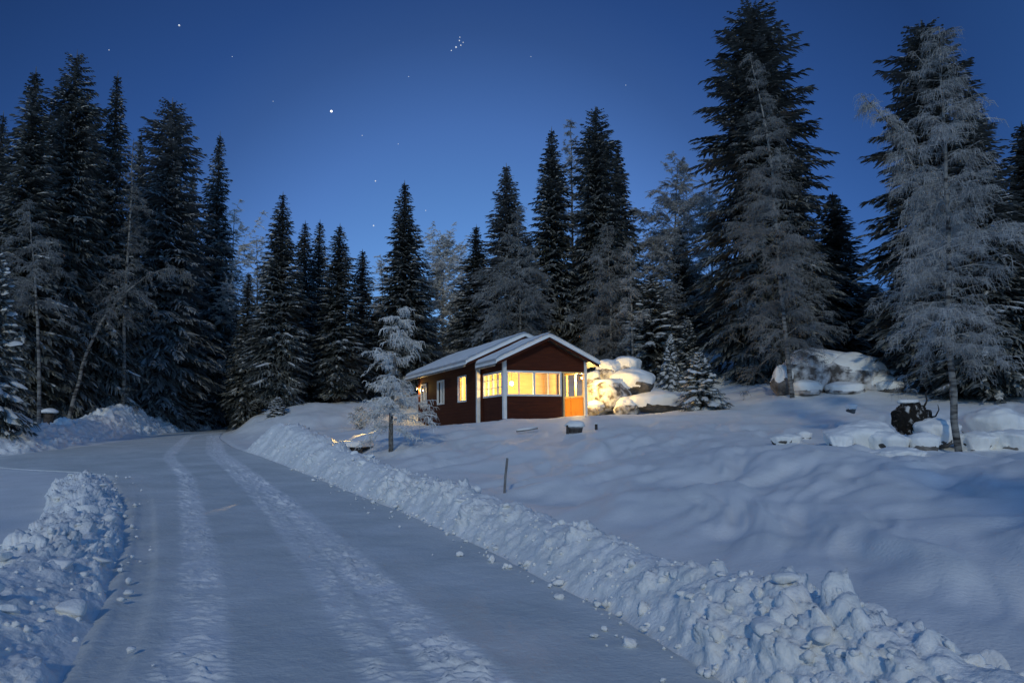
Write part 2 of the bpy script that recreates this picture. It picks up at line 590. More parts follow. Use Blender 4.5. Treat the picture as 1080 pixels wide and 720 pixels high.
ZZ = ZZ - 0.10 * (1 - sstep(0, 0.35, np.minimum(XX - xl, xr - XX)))
V = np.stack([XX, YY, ZZ], -1).reshape(-1, 3)
rm = mesh_np("snowy_road", V, grid_faces(len(ys), len(ts))[:, ::-1])
at_ = rm.attributes.new("loose_lit", 'FLOAT', 'POINT')
at_.data.foreach_set("value", LOOSE_LIT.ravel().astype(np.float32))
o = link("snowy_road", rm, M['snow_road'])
tag(o, kind='structure')


# ---- ploughed banks
def bank(name, path, width, height, step0, rows, cross, lump, seed, crest=0.45):
    """path: list of (X, Y) of the middle; width, height: values along it"""
    path = np.array(path, float)
    s = np.concatenate([[0], np.cumsum(np.linalg.norm(np.diff(path, axis=0), axis=1))])
    g = np.linspace(0, 1, rows)
    ss = s[-1] * (np.exp(step0 * g) - 1) / (math.exp(step0) - 1) if step0 else s[-1] * g
    wob = 0.12 * fbm(np.stack([ss / 1.5, 0 * ss + seed, 0 * ss], -1), 2, seed)
    px = smooth_interp(ss, s, path[:, 0], 0.6)
    py = smooth_interp(ss, s, path[:, 1], 0.6)
    w = np.interp(ss, s, width) * (1 + wob)
    h = np.interp(ss, s, height) * (1 + 1.4 * wob)
    tx, ty = np.gradient(px, ss), np.gradient(py, ss)
    l = np.hypot(tx, ty)
    nx, ny = ty / l, -tx / l                       # to the right of the path
    q = np.linspace(-0.5, 0.5, cross)
    qq = q + 0.5
    prof = np.where(qq < crest, sstep(0, crest, qq) ** 0.8, 1 - sstep(crest, 1.0, qq))
    X = px[:, None] + nx[:, None] * q[None] * w[:, None]
    Y = py[:, None] + ny[:, None] * q[None] * w[:, None]
    Z0 = zbase(X, Y)
    H = h[:, None] * prof[None]
    P = np.stack([X, Y, Z0 + H], -1).reshape(-1, 3)
    env = (sstep(0, 0.16, qq) * (1 - sstep(0.85, 1, qq)))[None] * sstep(0, 0.04, g)[:, None] * (1 - sstep(0.96, 1, g))[:, None]
    Pw = P + np.stack([fbm(P / 0.16, 2, seed + 40 + k) for k in range(3)], 1) * 0.09 * lump
    c1, v1 = cells(Pw / (0.50 * lump), seed)
    c2, v2 = cells(Pw / (0.22 * lump) + 5, seed + 3)
    c3, v3 = cells(Pw / (0.10 * lump) + 9, seed + 5)
    soft = np.clip(0.55 + 1.6 * fbm(P / 0.9, 2, seed + 60), 0.1, 1.2)        # crumbly in places, smooth in others
    big = np.clip(1 - (c1 / .80) ** 2, 0, 0.8) * (v1 ** 2) * 0.20
    mid = np.clip(1 - (c2 / .80) ** 2, 0, 0.85) * (v2 ** 1.6) * 0.21
    sml = np.clip(1 - (c3 / .80) ** 2, 0, 0.9) * (v3 ** 1.6) * 0.10
    rough_ = fbm(P / 0.24, 5, seed + 70, 0.62) * 0.10 * lump
    tot = ((big + mid + sml) * soft + rough_ / lump + fbm(P / 0.05, 2, seed) * 0.007).reshape(X.shape) * lump * env
    # push lumps along the slope's normal
    dq = np.gradient(H, axis=1) / (w[:, None] / (cross - 1))
    nl = np.sqrt(1 + dq ** 2)
    X = X - nx[:, None] * dq / nl * tot
    Y = Y - ny[:, None] * dq / nl * tot
    Z = Z0 + H * (sstep(0, 0.03, g) * (1 - sstep(0.97, 1, g)))[:, None] + tot / nl - 0.06 * (1 - env)
    V = np.stack([X, Y, Z], -1).reshape(-1, 3)
    o = link(name, mesh_np(name, V, grid_faces(rows, cross)), M['snow_bank'])
    tag(o, kind='structure')
    return X, Y, Z, tot


yb = np.array([-3, 0, 2.5, 4.6, 7, 10, 13, 16, 20, 24, 28, 31, 33.5])
wb = np.interp(yb, [0, 5, 8, 13, 20, 28, 33], [1.4, 1.4, 1.4, 1.45, 1.9, 2.5, 2.5])
hb = np.interp(yb, [0, 5, 8, 13, 20, 28, 31, 33.5], [.40, .39, .39, .43, .58, .92, 1.05, .5])
slope = np.gradient(XR(yb), yb)
nrm = np.hypot(1, slope)
rpath = [(float(XR(y)) + w_ / 2 / n_, y - w_ / 2 * s_ / n_) for y, w_, s_, n_ in zip(yb, wb, slope, nrm)]
BR = bank("snow_bank", rpath, wb, hb, 2.6, 900, 140, 0.62, 101)
yl = np.array([-3, 0, 3, 5, 8, 12, 16, 20, 22.5])
wl_ = np.interp(yl, [0, 5, 9, 12, 16, 20, 23], [2.3, 2.0, 1.75, 1.5, 1.5, 1.6, 1.4])
hl = np.interp(yl, [0, 5, 12, 18, 22.5], [.36, .31, .27, .29, .16])
slope = np.gradient(XL(yl), yl)
nrm = np.hypot(1, slope)
lpath = [(float(XL(y)) - w_ / 2 / n_, y + w_ / 2 * s_ / n_) for y, w_, s_, n_ in zip(yl, wl_, slope, nrm)]
BL = bank("snow_bank", lpath, wl_, hl, 2.0, 620, 150, 0.75, 202, crest=0.5)
far_px = [(-120, 480, 28), (-40, 479, 29.5), (10, 475, 32), (66, 468, 37), (108, 461, 42.5), (142, 455, 48), (180, 452, 54), (214, 449, 61)]
fpath = [tuple(at(*c)[:2]) for c in far_px]
bank("snow_bank", fpath, [2.4, 2.4, 2.4, 2.6, 3.2, 3.6, 3.0, 2.0], [.55, .5, .6, .55, .7, 1.0, .6, .3], 0, 420, 70, 1.2, 303)

# ---- loose clods of snow that rolled off the ploughed banks (nobody could count them)
ico_v, ico_f = None, None


def icosphere(sub):
    import bmesh
    bm = bmesh.new()
    bmesh.ops.create_icosphere(bm, subdivisions=sub, radius=1.0)
    bm.verts.ensure_lookup_table()
    v = np.array([q.co[:] for q in bm.verts])
    f = np.array([[q.index for q in p.verts] for p in bm.faces])
    bm.free()
    return v, f


ICO = {k: icosphere(k) for k in (2, 3, 4, 5)}


def clods(name, items, mat, seed, sub=2):
    v0, f0 = ICO[sub]
    Vs, Fs = [], []
    for k, (x, y, z, r) in enumerate(items):
        s = rng.uniform(0.7, 1.25, 3) * r
        off = rng.uniform(0, 50, 3)
        d = 1 + 0.8 * fbm(v0 * 1.3 + off, 2, seed)
        s = s * np.array([1, 1, .8])
        Vs.append(v0 * s * d[:, None] + np.array([x, y, z]))
        Fs.append(f0 + k * len(v0))
    return link(name, mesh_np(name, np.concatenate(Vs), np.concatenate(Fs)), mat)


items = []
X_, Y_, Z_, T_ = BR
for _ in range(1000):
    i = int(rng.integers(60, X_.shape[0] - 30))
    j = int(rng.integers(8, int(X_.shape[1] * 0.72)))
    r = min(0.06, 0.010 + rng.exponential(0.011))
    items.append((X_[i, j], Y_[i, j], Z_[i, j] + r * 0.35, r))
for _ in range(240):                                   # along the foot of the right bank and on the road
    y = float(rng.uniform(3.5, 24))
    r = min(0.05, 0.009 + rng.exponential(0.010))
    d = abs(rng.normal(0, 0.22)) if rng.random() < 0.95 else rng.uniform(0, 1.2)
    x = float(XR(y)) + 0.12 - d
    items.append((x, y, float(zr(y)) + 0.012 + r * 0.5, r))
X_, Y_, Z_, T_ = BL
for _ in range(450):
    i = int(rng.integers(30, X_.shape[0] - 10))
    j = int(rng.integers(int(X_.shape[1] * 0.15), X_.shape[1] - 10))
    r = min(0.06, 0.013 + rng.exponential(0.013))
    items.append((X_[i, j], Y_[i, j], Z_[i, j] + r * 0.3, r))
for _ in range(45):
    y = float(rng.uniform(4, 23))
    r = min(0.05, 0.010 + rng.exponential(0.011))
    x = float(XL(y)) - 0.1 + abs(rng.normal(0, 0.35))
    items.append((x, y, float(zr(y)) + 0.012 + r * 0.5, r))
tag(clods("snow_clods", items, M['snow_bank'], 7), kind='stuff')

# ---- the big broken blocks heaped on the near left bank, each one a thing
GB = "broken snow blocks on the left bank"


def snow_block(x, y, z, s, label, group=None):
    v0, f0 = ICO[3]
    off = rng.uniform(0, 50, 3)
    v = v0.copy()
    for _ in range(9):                                  # flat broken faces
        n = rng.normal(size=3)
        n /= np.linalg.norm(n)
        d = rng.uniform(0.55, 0.85)
        k = np.clip(v @ n - d, 0, None)
        v -= 0.93 * k[:, None] * n
    v = v * (1 + 0.10 * fbm(v0 * 2 + off, 3, 4))[:, None] * np.array(s)
    a = rng.uniform(0, 6.28)
    tl = rng.uniform(-0.5, 0.5)
    v = v @ np.array([[1, 0, 0], [0, math.cos(tl), math.sin(tl)], [0, -math.sin(tl), math.cos(tl)]])
    v = v @ np.array([[math.cos(a), math.sin(a), 0], [-math.sin(a), math.cos(a), 0], [0, 0, 1]])
    o = link("snow_block", mesh_np("snow_block", v, f0), M['snow_bank'])
    o.location = (x, y, z)
    return tag(o, label, "snow block", group)


for _ in range(70):
    i = int(rng.integers(60, X_.shape[0] - 20))
    j = int(rng.integers(int(X_.shape[1] * 0.25), int(X_.shape[1] * 0.9)))
    r = rng.uniform(0.06, 0.19)
    snow_block(X_[i, j], Y_[i, j], Z_[i, j] + r * 0.15, (r * rng.uniform(.9, 1.6), r * rng.uniform(.7, 1.2), r * rng.uniform(.3, .6)),
               "angular white snow block heaped on the ploughed bank at the left road edge", GB)
XB, YB, ZB, _t = BR
for _ in range(34):
    i = int(rng.integers(120, XB.shape[0] - 120))
    j = int(rng.integers(int(XB.shape[1] * .2), int(XB.shape[1] * .62)))
    r = rng.uniform(0.05, 0.13)
    snow_block(XB[i, j], YB[i, j], ZB[i, j] + r * .12, (r * rng.uniform(1.0, 1.7), r * rng.uniform(.8, 1.2), r * rng.uniform(.35, .7)),
               "broken white snow slab lodged in the ploughed bank along the right road edge", "snow slabs in the right bank")
for px, py, Y, s, lab in [(742, 602, 7.0, (.16, .12, .07), "long flat snow slab lying on top of the right road bank"),
                          (846, 643, 6.0, (.12, .10, .09), "rounded snow lump standing at the back edge of the right road bank"),
                          (883, 645, 6.1, (.09, .08, .08), "small pointed snow lump on the crest just right of the rounded lump"),
                          (985, 690, 4.9, (.17, .13, .14), "large angular snow block at the lower right end of the bank"),
                          (1045, 705, 4.7, (.13, .12, .12), "curved snow block at the bottom right corner of the bank")]:
    p = at(px, py, Y)
    snow_block(p[0], p[1], p[2], s, lab)


# ------------------------------------------------------------------ trees
def ribbons(P, W, roll):
    """strips: P (n,k,3) points, W (n,k) widths, roll (n,) angle of the flat side about its axis"""
    n, k, _ = P.shape
    T = np.gradient(P, axis=1)
    T /= np.linalg.norm(T, axis=2, keepdims=True) + 1e-9
    up = np.zeros_like(T)
    up[..., 2] = 1
    A = np.cross(T, up)
    la = np.linalg.norm(A, axis=2, keepdims=True)
    A = np.where(la > 1e-3, A / (la + 1e-9), np.array([1.0, 0, 0]))
    B = np.cross(A, T)
    S = A * np.cos(roll)[:, None, None] + B * np.sin(roll)[:, None, None]
    L_, R_ = P - S * W[..., None] / 2, P + S * W[..., None] / 2
    V = np.stack([L_, R_], 2).reshape(n, 2 * k, 3)
    f = np.array([[2 * i, 2 * i + 1, 2 * i + 3, 2 * i + 2] for i in range(k - 1)])
    F = (f[None] + (np.arange(n) * 2 * k)[:, None, None]).reshape(-1, 4)
    return V.reshape(-1, 3), F


def join(parts):
    Vs, Fs, n = [], [], 0
    for v, f in parts:
        Vs.append(v)
        Fs.append(f + n)
        n += len(v)
    return np.concatenate(Vs), np.concatenate(Fs)


def cone_trunk(pts, rads, seg=9, seed=0):
    mb = MB()
    mb.tube(pts, rads, seg)
    return mb


def spruce_mesh(seed, H, Rm, snow=0.4, bare=0.05, dens=1.0, twig=1.0, power=0.8, droop=1.0, snow_w=1.0, irregular=0.35):
    g = np.random.default_rng(seed)
    axesP, axesW, twP, twW, twR = [], [], [], [], []
    snP, snW = [], []
    z = bare * H
    lob = g.uniform(0, 50, 3)
    while z < H * 0.985:
        t = z / H
        dz = (0.34 - 0.16 * t) * twig / dens
        nb = int(round((7.5 - 3.0 * t) * dens ** 0.3))
        a0 = g.uniform(0, 6.28)
        for b in range(nb):
            az = a0 + 6.283 * b / nb + g.normal(0, 0.25)
            zz = z + g.uniform(-.5, .5) * dz
            t = np.clip(zz / H, 0, 1)
            prof = (1 - t) ** power * min(1.0, 0.62 + 2.4 * (t - bare))
            irr = 1 + irregular * float(fbm(np.array([[math.cos(az) * 1.3, math.sin(az) * 1.3, t * 13 * H / 20]]) + lob, 2, seed)[0]) * 2.2
            irr = min(irr, 1.12)
            L = Rm * prof * irr * g.uniform(0.72, 1.08) + 0.10 * twig
            if g.random() < 0.14:
                L *= 0.55
            elif g.random() < 0.08:
                L *= 1.15
            L = max(L, 0.12 * twig)
            s = np.linspace(0, 1, 6)
            dr = droop * (0.62 * (1 - t) + 0.12) * g.uniform(.7, 1.25)
            rise = 0.55 * t
            hz = L * ((0.12 + rise) * s - dr * s ** 1.7 + 0.12 * dr * s ** 4)
            bend = g.normal(0, 0.10)
            ca, sa = math.cos(az), math.sin(az)
            ax = np.stack([L * s * ca - bend * L * s * s * sa, L * s * sa + bend * L * s * s * ca, zz + hz], -1)
            axesP.append(ax)
            axesW.append(np.linspace(0.05, 0.02, 6) * twig + 0.0 * s)
            m = max(3, int(L / (0.115 * twig)))
            ss = np.linspace(0.12, 1.0, m) + g.normal(0, 0.02, m)
            ss = np.clip(ss, 0, 1)
            base = np.stack([np.interp(ss, s, ax[:, k]) for k in range(3)], -1)
            for side in (-1, 1):
                sp = az + side * g.uniform(0.75, 1.25, m) * (1 - 0.55 * ss)
                ln = (0.20 + 0.42 * np.minimum(L, 2.2) * np.clip(1.05 - ss, 0, 1) ** 0.8) * g.uniform(.6, 1.2, m) * twig ** 0.5
                ln = np.minimum(ln, 0.95 * twig ** 0.5) * (0.30 + 0.70 * min(1.0, (1 - t) * 7))
                dn = g.uniform(0.25, 0.95, m) * ln * (0.4 + 0.8 * (1 - t))
                d = np.stack([np.cos(sp) * ln, np.sin(sp) * ln, 0 * ln], -1)
                p0 = base
                p1 = base + d * 0.55 + np.stack([0 * dn, 0 * dn, -0.30 * dn], -1)
                p2 = base + d + np.stack([0 * dn, 0 * dn, -dn], -1)
                twP.append(np.stack([p0, p1, p2], 1))
                wd = g.uniform(0.065, 0.15, m) * twig
                twW.append(np.stack([wd * 0.7, wd, wd * 0.25], 1))
                twR.append(g.uniform(-0.7, 0.7, m))
            if g.random() < snow and L > 0.25 * twig:
                k0 = g.uniform(0.25, 0.55)
                q = np.linspace(k0, g.uniform(0.85, 1.03) if droop < 1.2 else g.uniform(.62, .85), 7)
                pp = np.stack([np.interp(q, s, ax[:, k]) for k in range(3)], -1)
                env = np.sin(np.linspace(0.12, math.pi - 0.12, 7)) ** 0.6
                snP.append(pp)
                snW.append(env * g.uniform(0.12, 0.28) * snow_w * min(1, 0.35 + L / 2) * g.uniform(.7, 1.3, 7))
        z += dz
    # leader shoot
    mtw = np.concatenate(twP)
    v1, f1 = ribbons(mtw, np.concatenate(twW), np.concatenate(twR))
    v2, f2 = ribbons(np.array(axesP), np.array(axesW), np.zeros(len(axesP)))
    lead = np.array([[[0, 0, H * 0.95], [0.01, 0, H * 0.985], [0, 0.01, H * 1.01]]])
    v3, f3 = ribbons(np.repeat(lead, 2, 0), np.full((2, 3), 0.09 * twig) * np.array([1, .8, .2]), np.array([0, 1.57]))
    V, F = join([(v1, f1), (v2, f2), (v3, f3)])
    crown = mesh_np("crown", V, F)
    # trunk
    hts = np.linspace(0, 0.97, 9)
    wob = g.normal(0, 0.02, (9, 2)) * (H / 20)
    mb = MB()
    mb.tube([(wob[i, 0], wob[i, 1], H * h - (0.4 * twig if i == 0 else 0)) for i, h in enumerate(hts)], [(0.013 * H + 0.02) * (1 - h) ** 0.9 + 0.008 for h in hts], 8)
    tm = bpy.data.meshes.new("trunk")
    tm.from_pydata(mb.v, [], mb.f)
    tm.update()
    # pillows of snow lying along the branches
    sm = None
    if snP:
        Pn, Wn = np.array(snP), np.array(snW)
        Pn = Pn + np.array([0, 0, 0.015 * twig])
        n, k, _ = Pn.shape
        T = np.gradient(Pn, axis=1)
        A = np.cross(T, np.array([0, 0, 1.0]))
        A /= np.linalg.norm(A, axis=2, keepdims=True) + 1e-9
        rows = []
        for c, hgt in ((-0.5, -0.16), (-0.30, 0.16), (0.0, 0.28), (0.30, 0.16), (0.5, -0.16)):
            rows.append(Pn + A * (Wn * c)[..., None] + np.array([0, 0, 1.0]) * (Wn * hgt)[..., None])
        V = np.stack(rows, 2)
        V = V + (vnoise(V.reshape(-1, 3) * 7, 3).reshape(n, k, 5, 1) - 0.5) * 0.10 * twig * np.array([1, 1, .6])
        f = grid_faces(k, 5)
        F = (f[None] + (np.arange(n) * k * 5)[:, None, None]).reshape(-1, 4)
        sm = mesh_np("snow", V.reshape(-1, 3), F)
    return dict(crown=crown, trunk=tm, snow=sm, H=H, R=Rm)


PROTO = {}
PROTO['tall'] = [spruce_mesh(31 + k, 20.0, r_, 0.62, 0.06, 1.3, 1.0, p_, 1.19, 1.1, irr) for k, (r_, p_, irr) in
                 enumerate([(2.7, .92, .40), (2.5, .82, .40), (2.9, 1.0, .36), (2.6, .88, .45)])]
PROTO['giant'] = [spruce_mesh(91 + k, 22.0, 2.9, 0.55, 0.03, 1.3, 1.0, .46, 1.5, .9, .42) for k in range(2)]
PROTO['huge'] = [spruce_mesh(97, 25.0, 4.0, 0.36, 0.03, 1.25, 1.05, .42, 1.45, .8, .42)]
PROTO['slim'] = [spruce_mesh(51 + k, 16.0, 1.8, 0.60, 0.04, 1.3, 0.95, .85, 1.19, 1.1, .3) for k in range(3)]
PROTO['young'] = [spruce_mesh(71 + k, 6.0, 1.45, 0.95, 0.03, 1.15, 0.66, .85, .95, 1.8, .3) for k in range(2)]
PROTO['small'] = [spruce_mesh(81 + k, 3.0, 1.05, 1.0, 0.02, 1.2, 0.46, .85, .9, 2.3, .25) for k in range(2)]


def locate(px, Y):
    """ground spot at distance Y that the photograph shows at column px"""
    z = 2.0
    for _ in range(6):
        lo, hi = 0.0, 720.0
        # find row whose height is z, then its X
        py = 453 - (z - EYE) / Y * FPX
        p = at(px, py, Y)
        z = zg(p[0], Y)
    return p[0], Y, z


def top_height(px, py, Y, z):
    return at(px, py, Y)[2] - z


def copy_tree_parts(root, pr, foliage, snow=True, sc=(1, 1, 1)):
    for nm, mat in (('trunk', M['bark']), ('crown', foliage), ('snow', M['snow_tree'])):
        me = pr[nm]
        if me is None or (nm == 'snow' and not snow):
            continue
        key = nm + foliage.name if nm == 'crown' else nm
        if nm == 'crown':
            cache = pr.setdefault('by_mat', {})
            if foliage.name not in cache:
                cache[foliage.name] = me if not cache else me.copy()
                cache[foliage.name].materials.clear()
                cache[foliage.name].materials.append(foliage)
            me = cache[foliage.name]
        o = link({'snow': 'branch_snow'}.get(nm, nm), me, mat, root)
        if nm == 'snow':
            o["kind"] = 'stuff'
    root.scale = sc


_cnt = {}


def spruce(kind, px, top, Y, hw, label, group=None, rime=False, snow=True, px_top=None):
    k = _cnt.get(kind, 0)
    _cnt[kind] = k + 1
    pr = PROTO[kind][k % len(PROTO[kind])]
    x, y, z = locate(px, Y)
    H = top_height(px if px_top is None else px_top, top, Y, z)
    rxy = hw / FPX * Y / (pr['R'] * 0.74)
    root = empty("spruce_tree", (x, y, z), rng.uniform(0, 6.28))
    if px_top is not None:
        dx = at(px_top, top, Y)[0] - x
        root.rotation_mode = 'XYZ'
        root.rotation_euler = (0, math.atan2(dx, H), 0)
    tag(root, label, "spruce", group)
    copy_tree_parts(root, pr, M['needles_rime'] if rime else M['needles'], snow, (rxy, rxy, H / pr['H']))
    return root


def birch(px, Y, path, crown_hw, label, group=None, frost='frost', nlimb=46, t0=0.2, twig_w=0.016, dens=1.0, seed=1, trunk_r=None, name="birch_tree",
          hang=1.0, spread=1.0, prof_pow=0.8, forks=(), sub_len=1.0, cat="birch", bark='birch_bark', sides=None, asc_mul=1.0):
    """path: (px, py) spots the trunk runs through from root to top, at distance Y"""
    g = np.random.default_rng(seed)
    x, y, z = locate(px, Y)
    pts = [np.array([0, 0, -0.15])]
    for i, (qx, qy) in enumerate(path):
        p = at(qx, qy, Y) - np.array([x, y, z])
        if i == 0:
            continue
        p[1] += g.normal(0, 0.15)
        pts.append(p)
    pts = np.array(pts)
    # smooth resample
    s = np.concatenate([[0], np.cumsum(np.linalg.norm(np.diff(pts, axis=0), axis=1))])
    n = 16
    q = np.linspace(0, s[-1], n)
    tp = np.stack([smooth_interp(q, s, pts[:, k], s[-1] / 14) for k in range(3)], -1)
    tp[0] = pts[0]
    tp[1:-1, :2] += g.normal(0, 0.012, (n - 2, 2)) * s[-1] / 8
    Ht = s[-1]
    r0 = trunk_r or (0.0055 * Ht + 0.02)
    rads = r0 * (1 - np.linspace(0, 1, n)) ** 0.8 + 0.012
    root = empty(name, (x, y, z))
    tag(root, label, cat, group)
    mb = MB()
    mb.tube(tp, rads, 8)
    Rm = crown_hw / FPX * Y
    twP, twW = [], []
    lm = MB()
    tq = np.linspace(0, 1, n)
    for i in range(nlimb):
        t = t0 + (0.985 - t0) * (i + g.uniform(0, 1)) / nlimb
        o = np.array([np.interp(t, tq, tp[:, k]) for k in range(3)])
        u = (t - t0) / (1 - t0)
        prof = (math.sin(math.pi * min(1, 0.16 + 0.84 * u)) * 0.55 + 0.5) * (1.02 - u) ** prof_pow
        L = max(Rm * prof * g.uniform(0.35, 1.3) * 1.25, 0.22)
        az = g.uniform(0, 6.28) if sides is None else (sides + g.normal(0, .7))
        ss = np.linspace(0, 1, 7)
        asc = g.uniform(0.2, 0.95) * (0.5 + 0.8 * u) * asc_mul
        drp = g.uniform(0.4, 1.25) * hang
        hz = L * (asc * ss * 1.2 - drp * ss ** 2.3)
        bend = g.normal(0, .3)
        ax = np.stack([o[0] + L * spread * (ss * math.cos(az) - bend * ss * ss * math.sin(az)),
                       o[1] + L * spread * (ss * math.sin(az) + bend * ss * ss * math.cos(az)), o[2] + hz], -1)
        ax[1:] += g.normal(0, 0.05 * L, (6, 3))
        rr = min(0.028, 0.004 + 0.007 * L)
        lm.tube(ax, list(np.linspace(rr, 0.005, 7)), 5, False)
        m = max(5, int(L / 0.15 * dens * 2))
        for sb in g.uniform(0.12, 1.0, m):
            b = np.array([np.interp(sb, ss, ax[:, k]) for k in range(3)])
            sa = az + g.normal(0, 1.0)
            l = min((0.25 + 0.50 * L * (1.1 - sb)) * g.uniform(.4, 1.3) * sub_len, 1.3)
            nt = max(5, int((5 + 9 * l) * dens))
            qs = np.linspace(0.05, 1, nt)
            el = g.normal(0.25, 0.35)
            bx = b[None] + qs[:, None] * np.array([math.cos(sa) * l, math.sin(sa) * l, el * l])[None]
            bx[:, 2] -= hang * g.uniform(.2, .8) * l * qs ** 2
            bx[:, :2] += np.cumsum(g.normal(0, .02, (nt, 2)), 0)
            twP.append(np.stack([b, bx[nt // 2], bx[-1]])[None])
            twW.append(np.array([[1.3, 1.1, 0.7]]) * twig_w)
            nn = nt * 3
            b2 = np.repeat(bx, 3, 0)
            fa = sa + g.normal(0, 1.3, nn)
            fl = g.uniform(.05, .21, nn) * sub_len
            fd = g.uniform(.0, 1.5, nn) * fl * hang
            d = np.stack([np.cos(fa) * fl, np.sin(fa) * fl, 0 * fl], -1)
            zz_ = 0 * fd
            p1 = b2 + d * .6 + np.stack([zz_, zz_, -0.2 * fd + .02], -1)
            p2 = b2 + d + np.stack([zz_, zz_, -fd], -1)
            twP.append(np.stack([b2, p1, p2], 1))
            twW.append(np.repeat(np.array([[0.9, 0.8, 0.45]]) * twig_w, nn, 0) * g.uniform(.6, 1.3, (nn, 1)))
    P, W = np.concatenate(twP), np.concatenate(twW)
    V, F = ribbons(P, W, g.uniform(-1.57, 1.57, len(P)))
    mb.build("trunk", M[bark], root, True)
    V, F = join([(V, F), (np.array(lm.v), np.array(lm.f))])
    link("crown", mesh_np("crown", V, F), M[frost], root)
    return root


# --- dark wall of spruces at the left
SP = [
    # kind, px, top, Y, half width px, label
    ('tall', -48, 70, 42, 55, "dark spruce cut by the left picture edge behind the others", None),
    ('tall', 12, 74, 41, 46, "dark spruce at the far left edge with a blunt top beside the tallest one", None),
    ('giant', 57, 56, 44, 40, "tallest dark spruce of the left wood with a bushy rounded top", None),
    ('tall', 104, 78, 47, 42, "dark pointed spruce third from left in the left wood", None),
    ('giant', 166, 106, 54, 44, "broad grey-green rimed spruce with a rounded top in the left wood", None),
    ('tall', 220, 141, 62, 32, "slender dark spruce with a sharp tip at the right end of the left wood", None),
    # middle left group
    ('slim', 257, 288, 56, 20, "short dark spruce in the gap right of the left wood", None),
    ('tall', 292, 204, 50, 36, "tallest spruce of the middle left clump with snow on drooping branches", None),
    ('slim', 317, 234, 56, 24, "narrow spruce just right of the tallest one in the middle left clump", None),
    ('slim', 333, 233, 59, 22, "narrow spruce in the middle of the middle left clump", None),
    ('tall', 355, 237, 53, 30, "thick spruce with layered branches in the middle left clump", None),
    ('slim', 380, 264, 57, 24, "smallest pointed spruce at the right end of the middle left clump", None),
    ('tall', 425, 192, 58, 40, "tall symmetrical spruce behind the frosted small tree left of the cottage", None),
    # behind the cottage
    ('tall', 503, 238, 56, 32, "shorter dark spruce directly behind the cottage roof ridge", None),
    ('tall', 536, 174, 53, 42, "broad grey-tinged spruce behind the cottage left of the two tall ones", None),
    ('tall', 586, 136, 55, 34, "tall slim dark spruce rising straight behind the porch gable", None),
    ('giant', 634, 114, 54, 34, "tallest spruce behind the cottage with tufted top", None),
    ('slim', 657, 155, 57, 26, "spruce leaning on the right side of the tallest one behind the cottage", None),
    ('slim', 722, 245, 60, 24, "dark spruce in the gap among pale birches right of the cottage", None),
    # right side
    ('huge', 812, 4, 44, 66, "giant dark spruce reaching the top of the picture behind the stone heap", None),
    ('slim', 890, 204, 47, 42, "medium dark spruce at the right flank of the giant spruce", None),
    ('giant', 1003, 24, 35, 62, "giant dark spruce behind the tallest frosted birch at the right", None),
    ('tall', 1050, 92, 32, 64, "broad dark spruce at the right picture edge", None),
    ('tall', 1105, 130, 34, 60, "dark spruce cut by the right picture edge", None),
]
for kind, px, top, Y, hw, lab, grp in SP:
    spruce(kind, px, top, Y, hw, lab, grp, rime=("grey" in lab))
# rows of spruces further back, filling the wood
back = [(-70, 150, 52), (-20, 120, 50), (32, 118, 51), (82, 128, 54), (133, 140, 58), (192, 175, 68), (150, 200, 62), (205, 260, 72), (238, 300, 70),
        (272, 330, 66), (306, 300, 66), (345, 300, 66), (400, 318, 68), (446, 330, 70), (482, 330, 68), (520, 300, 66), (560, 250, 66), (612, 250, 64),
        (676, 300, 66), (705, 330, 68), (745, 300, 62), (770, 270, 56), (850, 170, 46), (865, 280, 52), (925, 300, 52), (958, 280, 48),
        (905, 320, 58), (990, 250, 46), (1040, 240, 44), (1085, 250, 46), (1130, 240, 42)]
for k, (px, top, Y) in enumerate(back):
    side = "left" if px < 250 else ("middle" if px < 480 else ("cottage" if px < 760 else "right"))
    lab = {"left": "dark spruce in the back row behind the left wood", "middle": "dark spruce in the back row behind the middle left clump",
           "cottage": "dark spruce in the back row of the wood behind the cottage", "right": "dark spruce in the back row behind the giant spruces at the right"}[side]
    spruce('tall' if k % 2 else 'slim', px, top, Y, 34 if Y < 56 else 26, lab, lab.replace("dark spruce", "spruces"), rime=(k % 5 == 2))

# unseen spruces added behind the viewpoint so their moon shadows darken the snow ahead
for x_, y_, k_, h_, lab in [(-11.5, -13, 0, 12, "unseen spruce added left of the road behind the viewpoint for its shade"), (-15, -12, 1, 13, "unseen taller spruce added farthest left behind the viewpoint for its shade"),
                            (4.8, -14.5, 2, 14.0, "unseen spruce added close to the road behind the viewpoint for its shade"), (8.0, -15.0, 3, 14.5, "unseen spruce added right beside the road behind the viewpoint for its shade")]:
    pr = PROTO['tall'][k_]
    root = empty("spruce_tree", (x_, y_, zg(x_, y_)), k_ * 1.3)
    tag(root, lab, "spruce")
    copy_tree_parts(root, pr, M["needles"], True, (1.3, 1.3, h_ / pr["H"]))

# small snowy spruces
spruce('young', -16, 262, 32, 36, "snow-laden spruce bough pushing in at the left picture edge")
spruce('young', 189, 384, 56, 20, "small snowy spruce by the far road bank at the foot of the left wood")
spruce('young', 212, 370, 61, 15, "narrow young spruce just right of the small snowy one at the left wood")
spruce('young', 690, 290, 47, 33, "young dark spruce with snowy tips standing above the lit boulders")
spruce('small', 709, 352, 44, 12, "tiny snowy spruce between the two young spruces above the lit boulders")
spruce('young', 727, 333, 45, 17, "young snowy spruce right behind the small round spruce beside the boulders")
spruce("small", 740, 370, 35, 22, "small snow-plastered spruce standing in the open right of the boulders")
spruce('small', 293, 418, 46, 11, "tiny snowy spruce at the foot of the middle left clump")

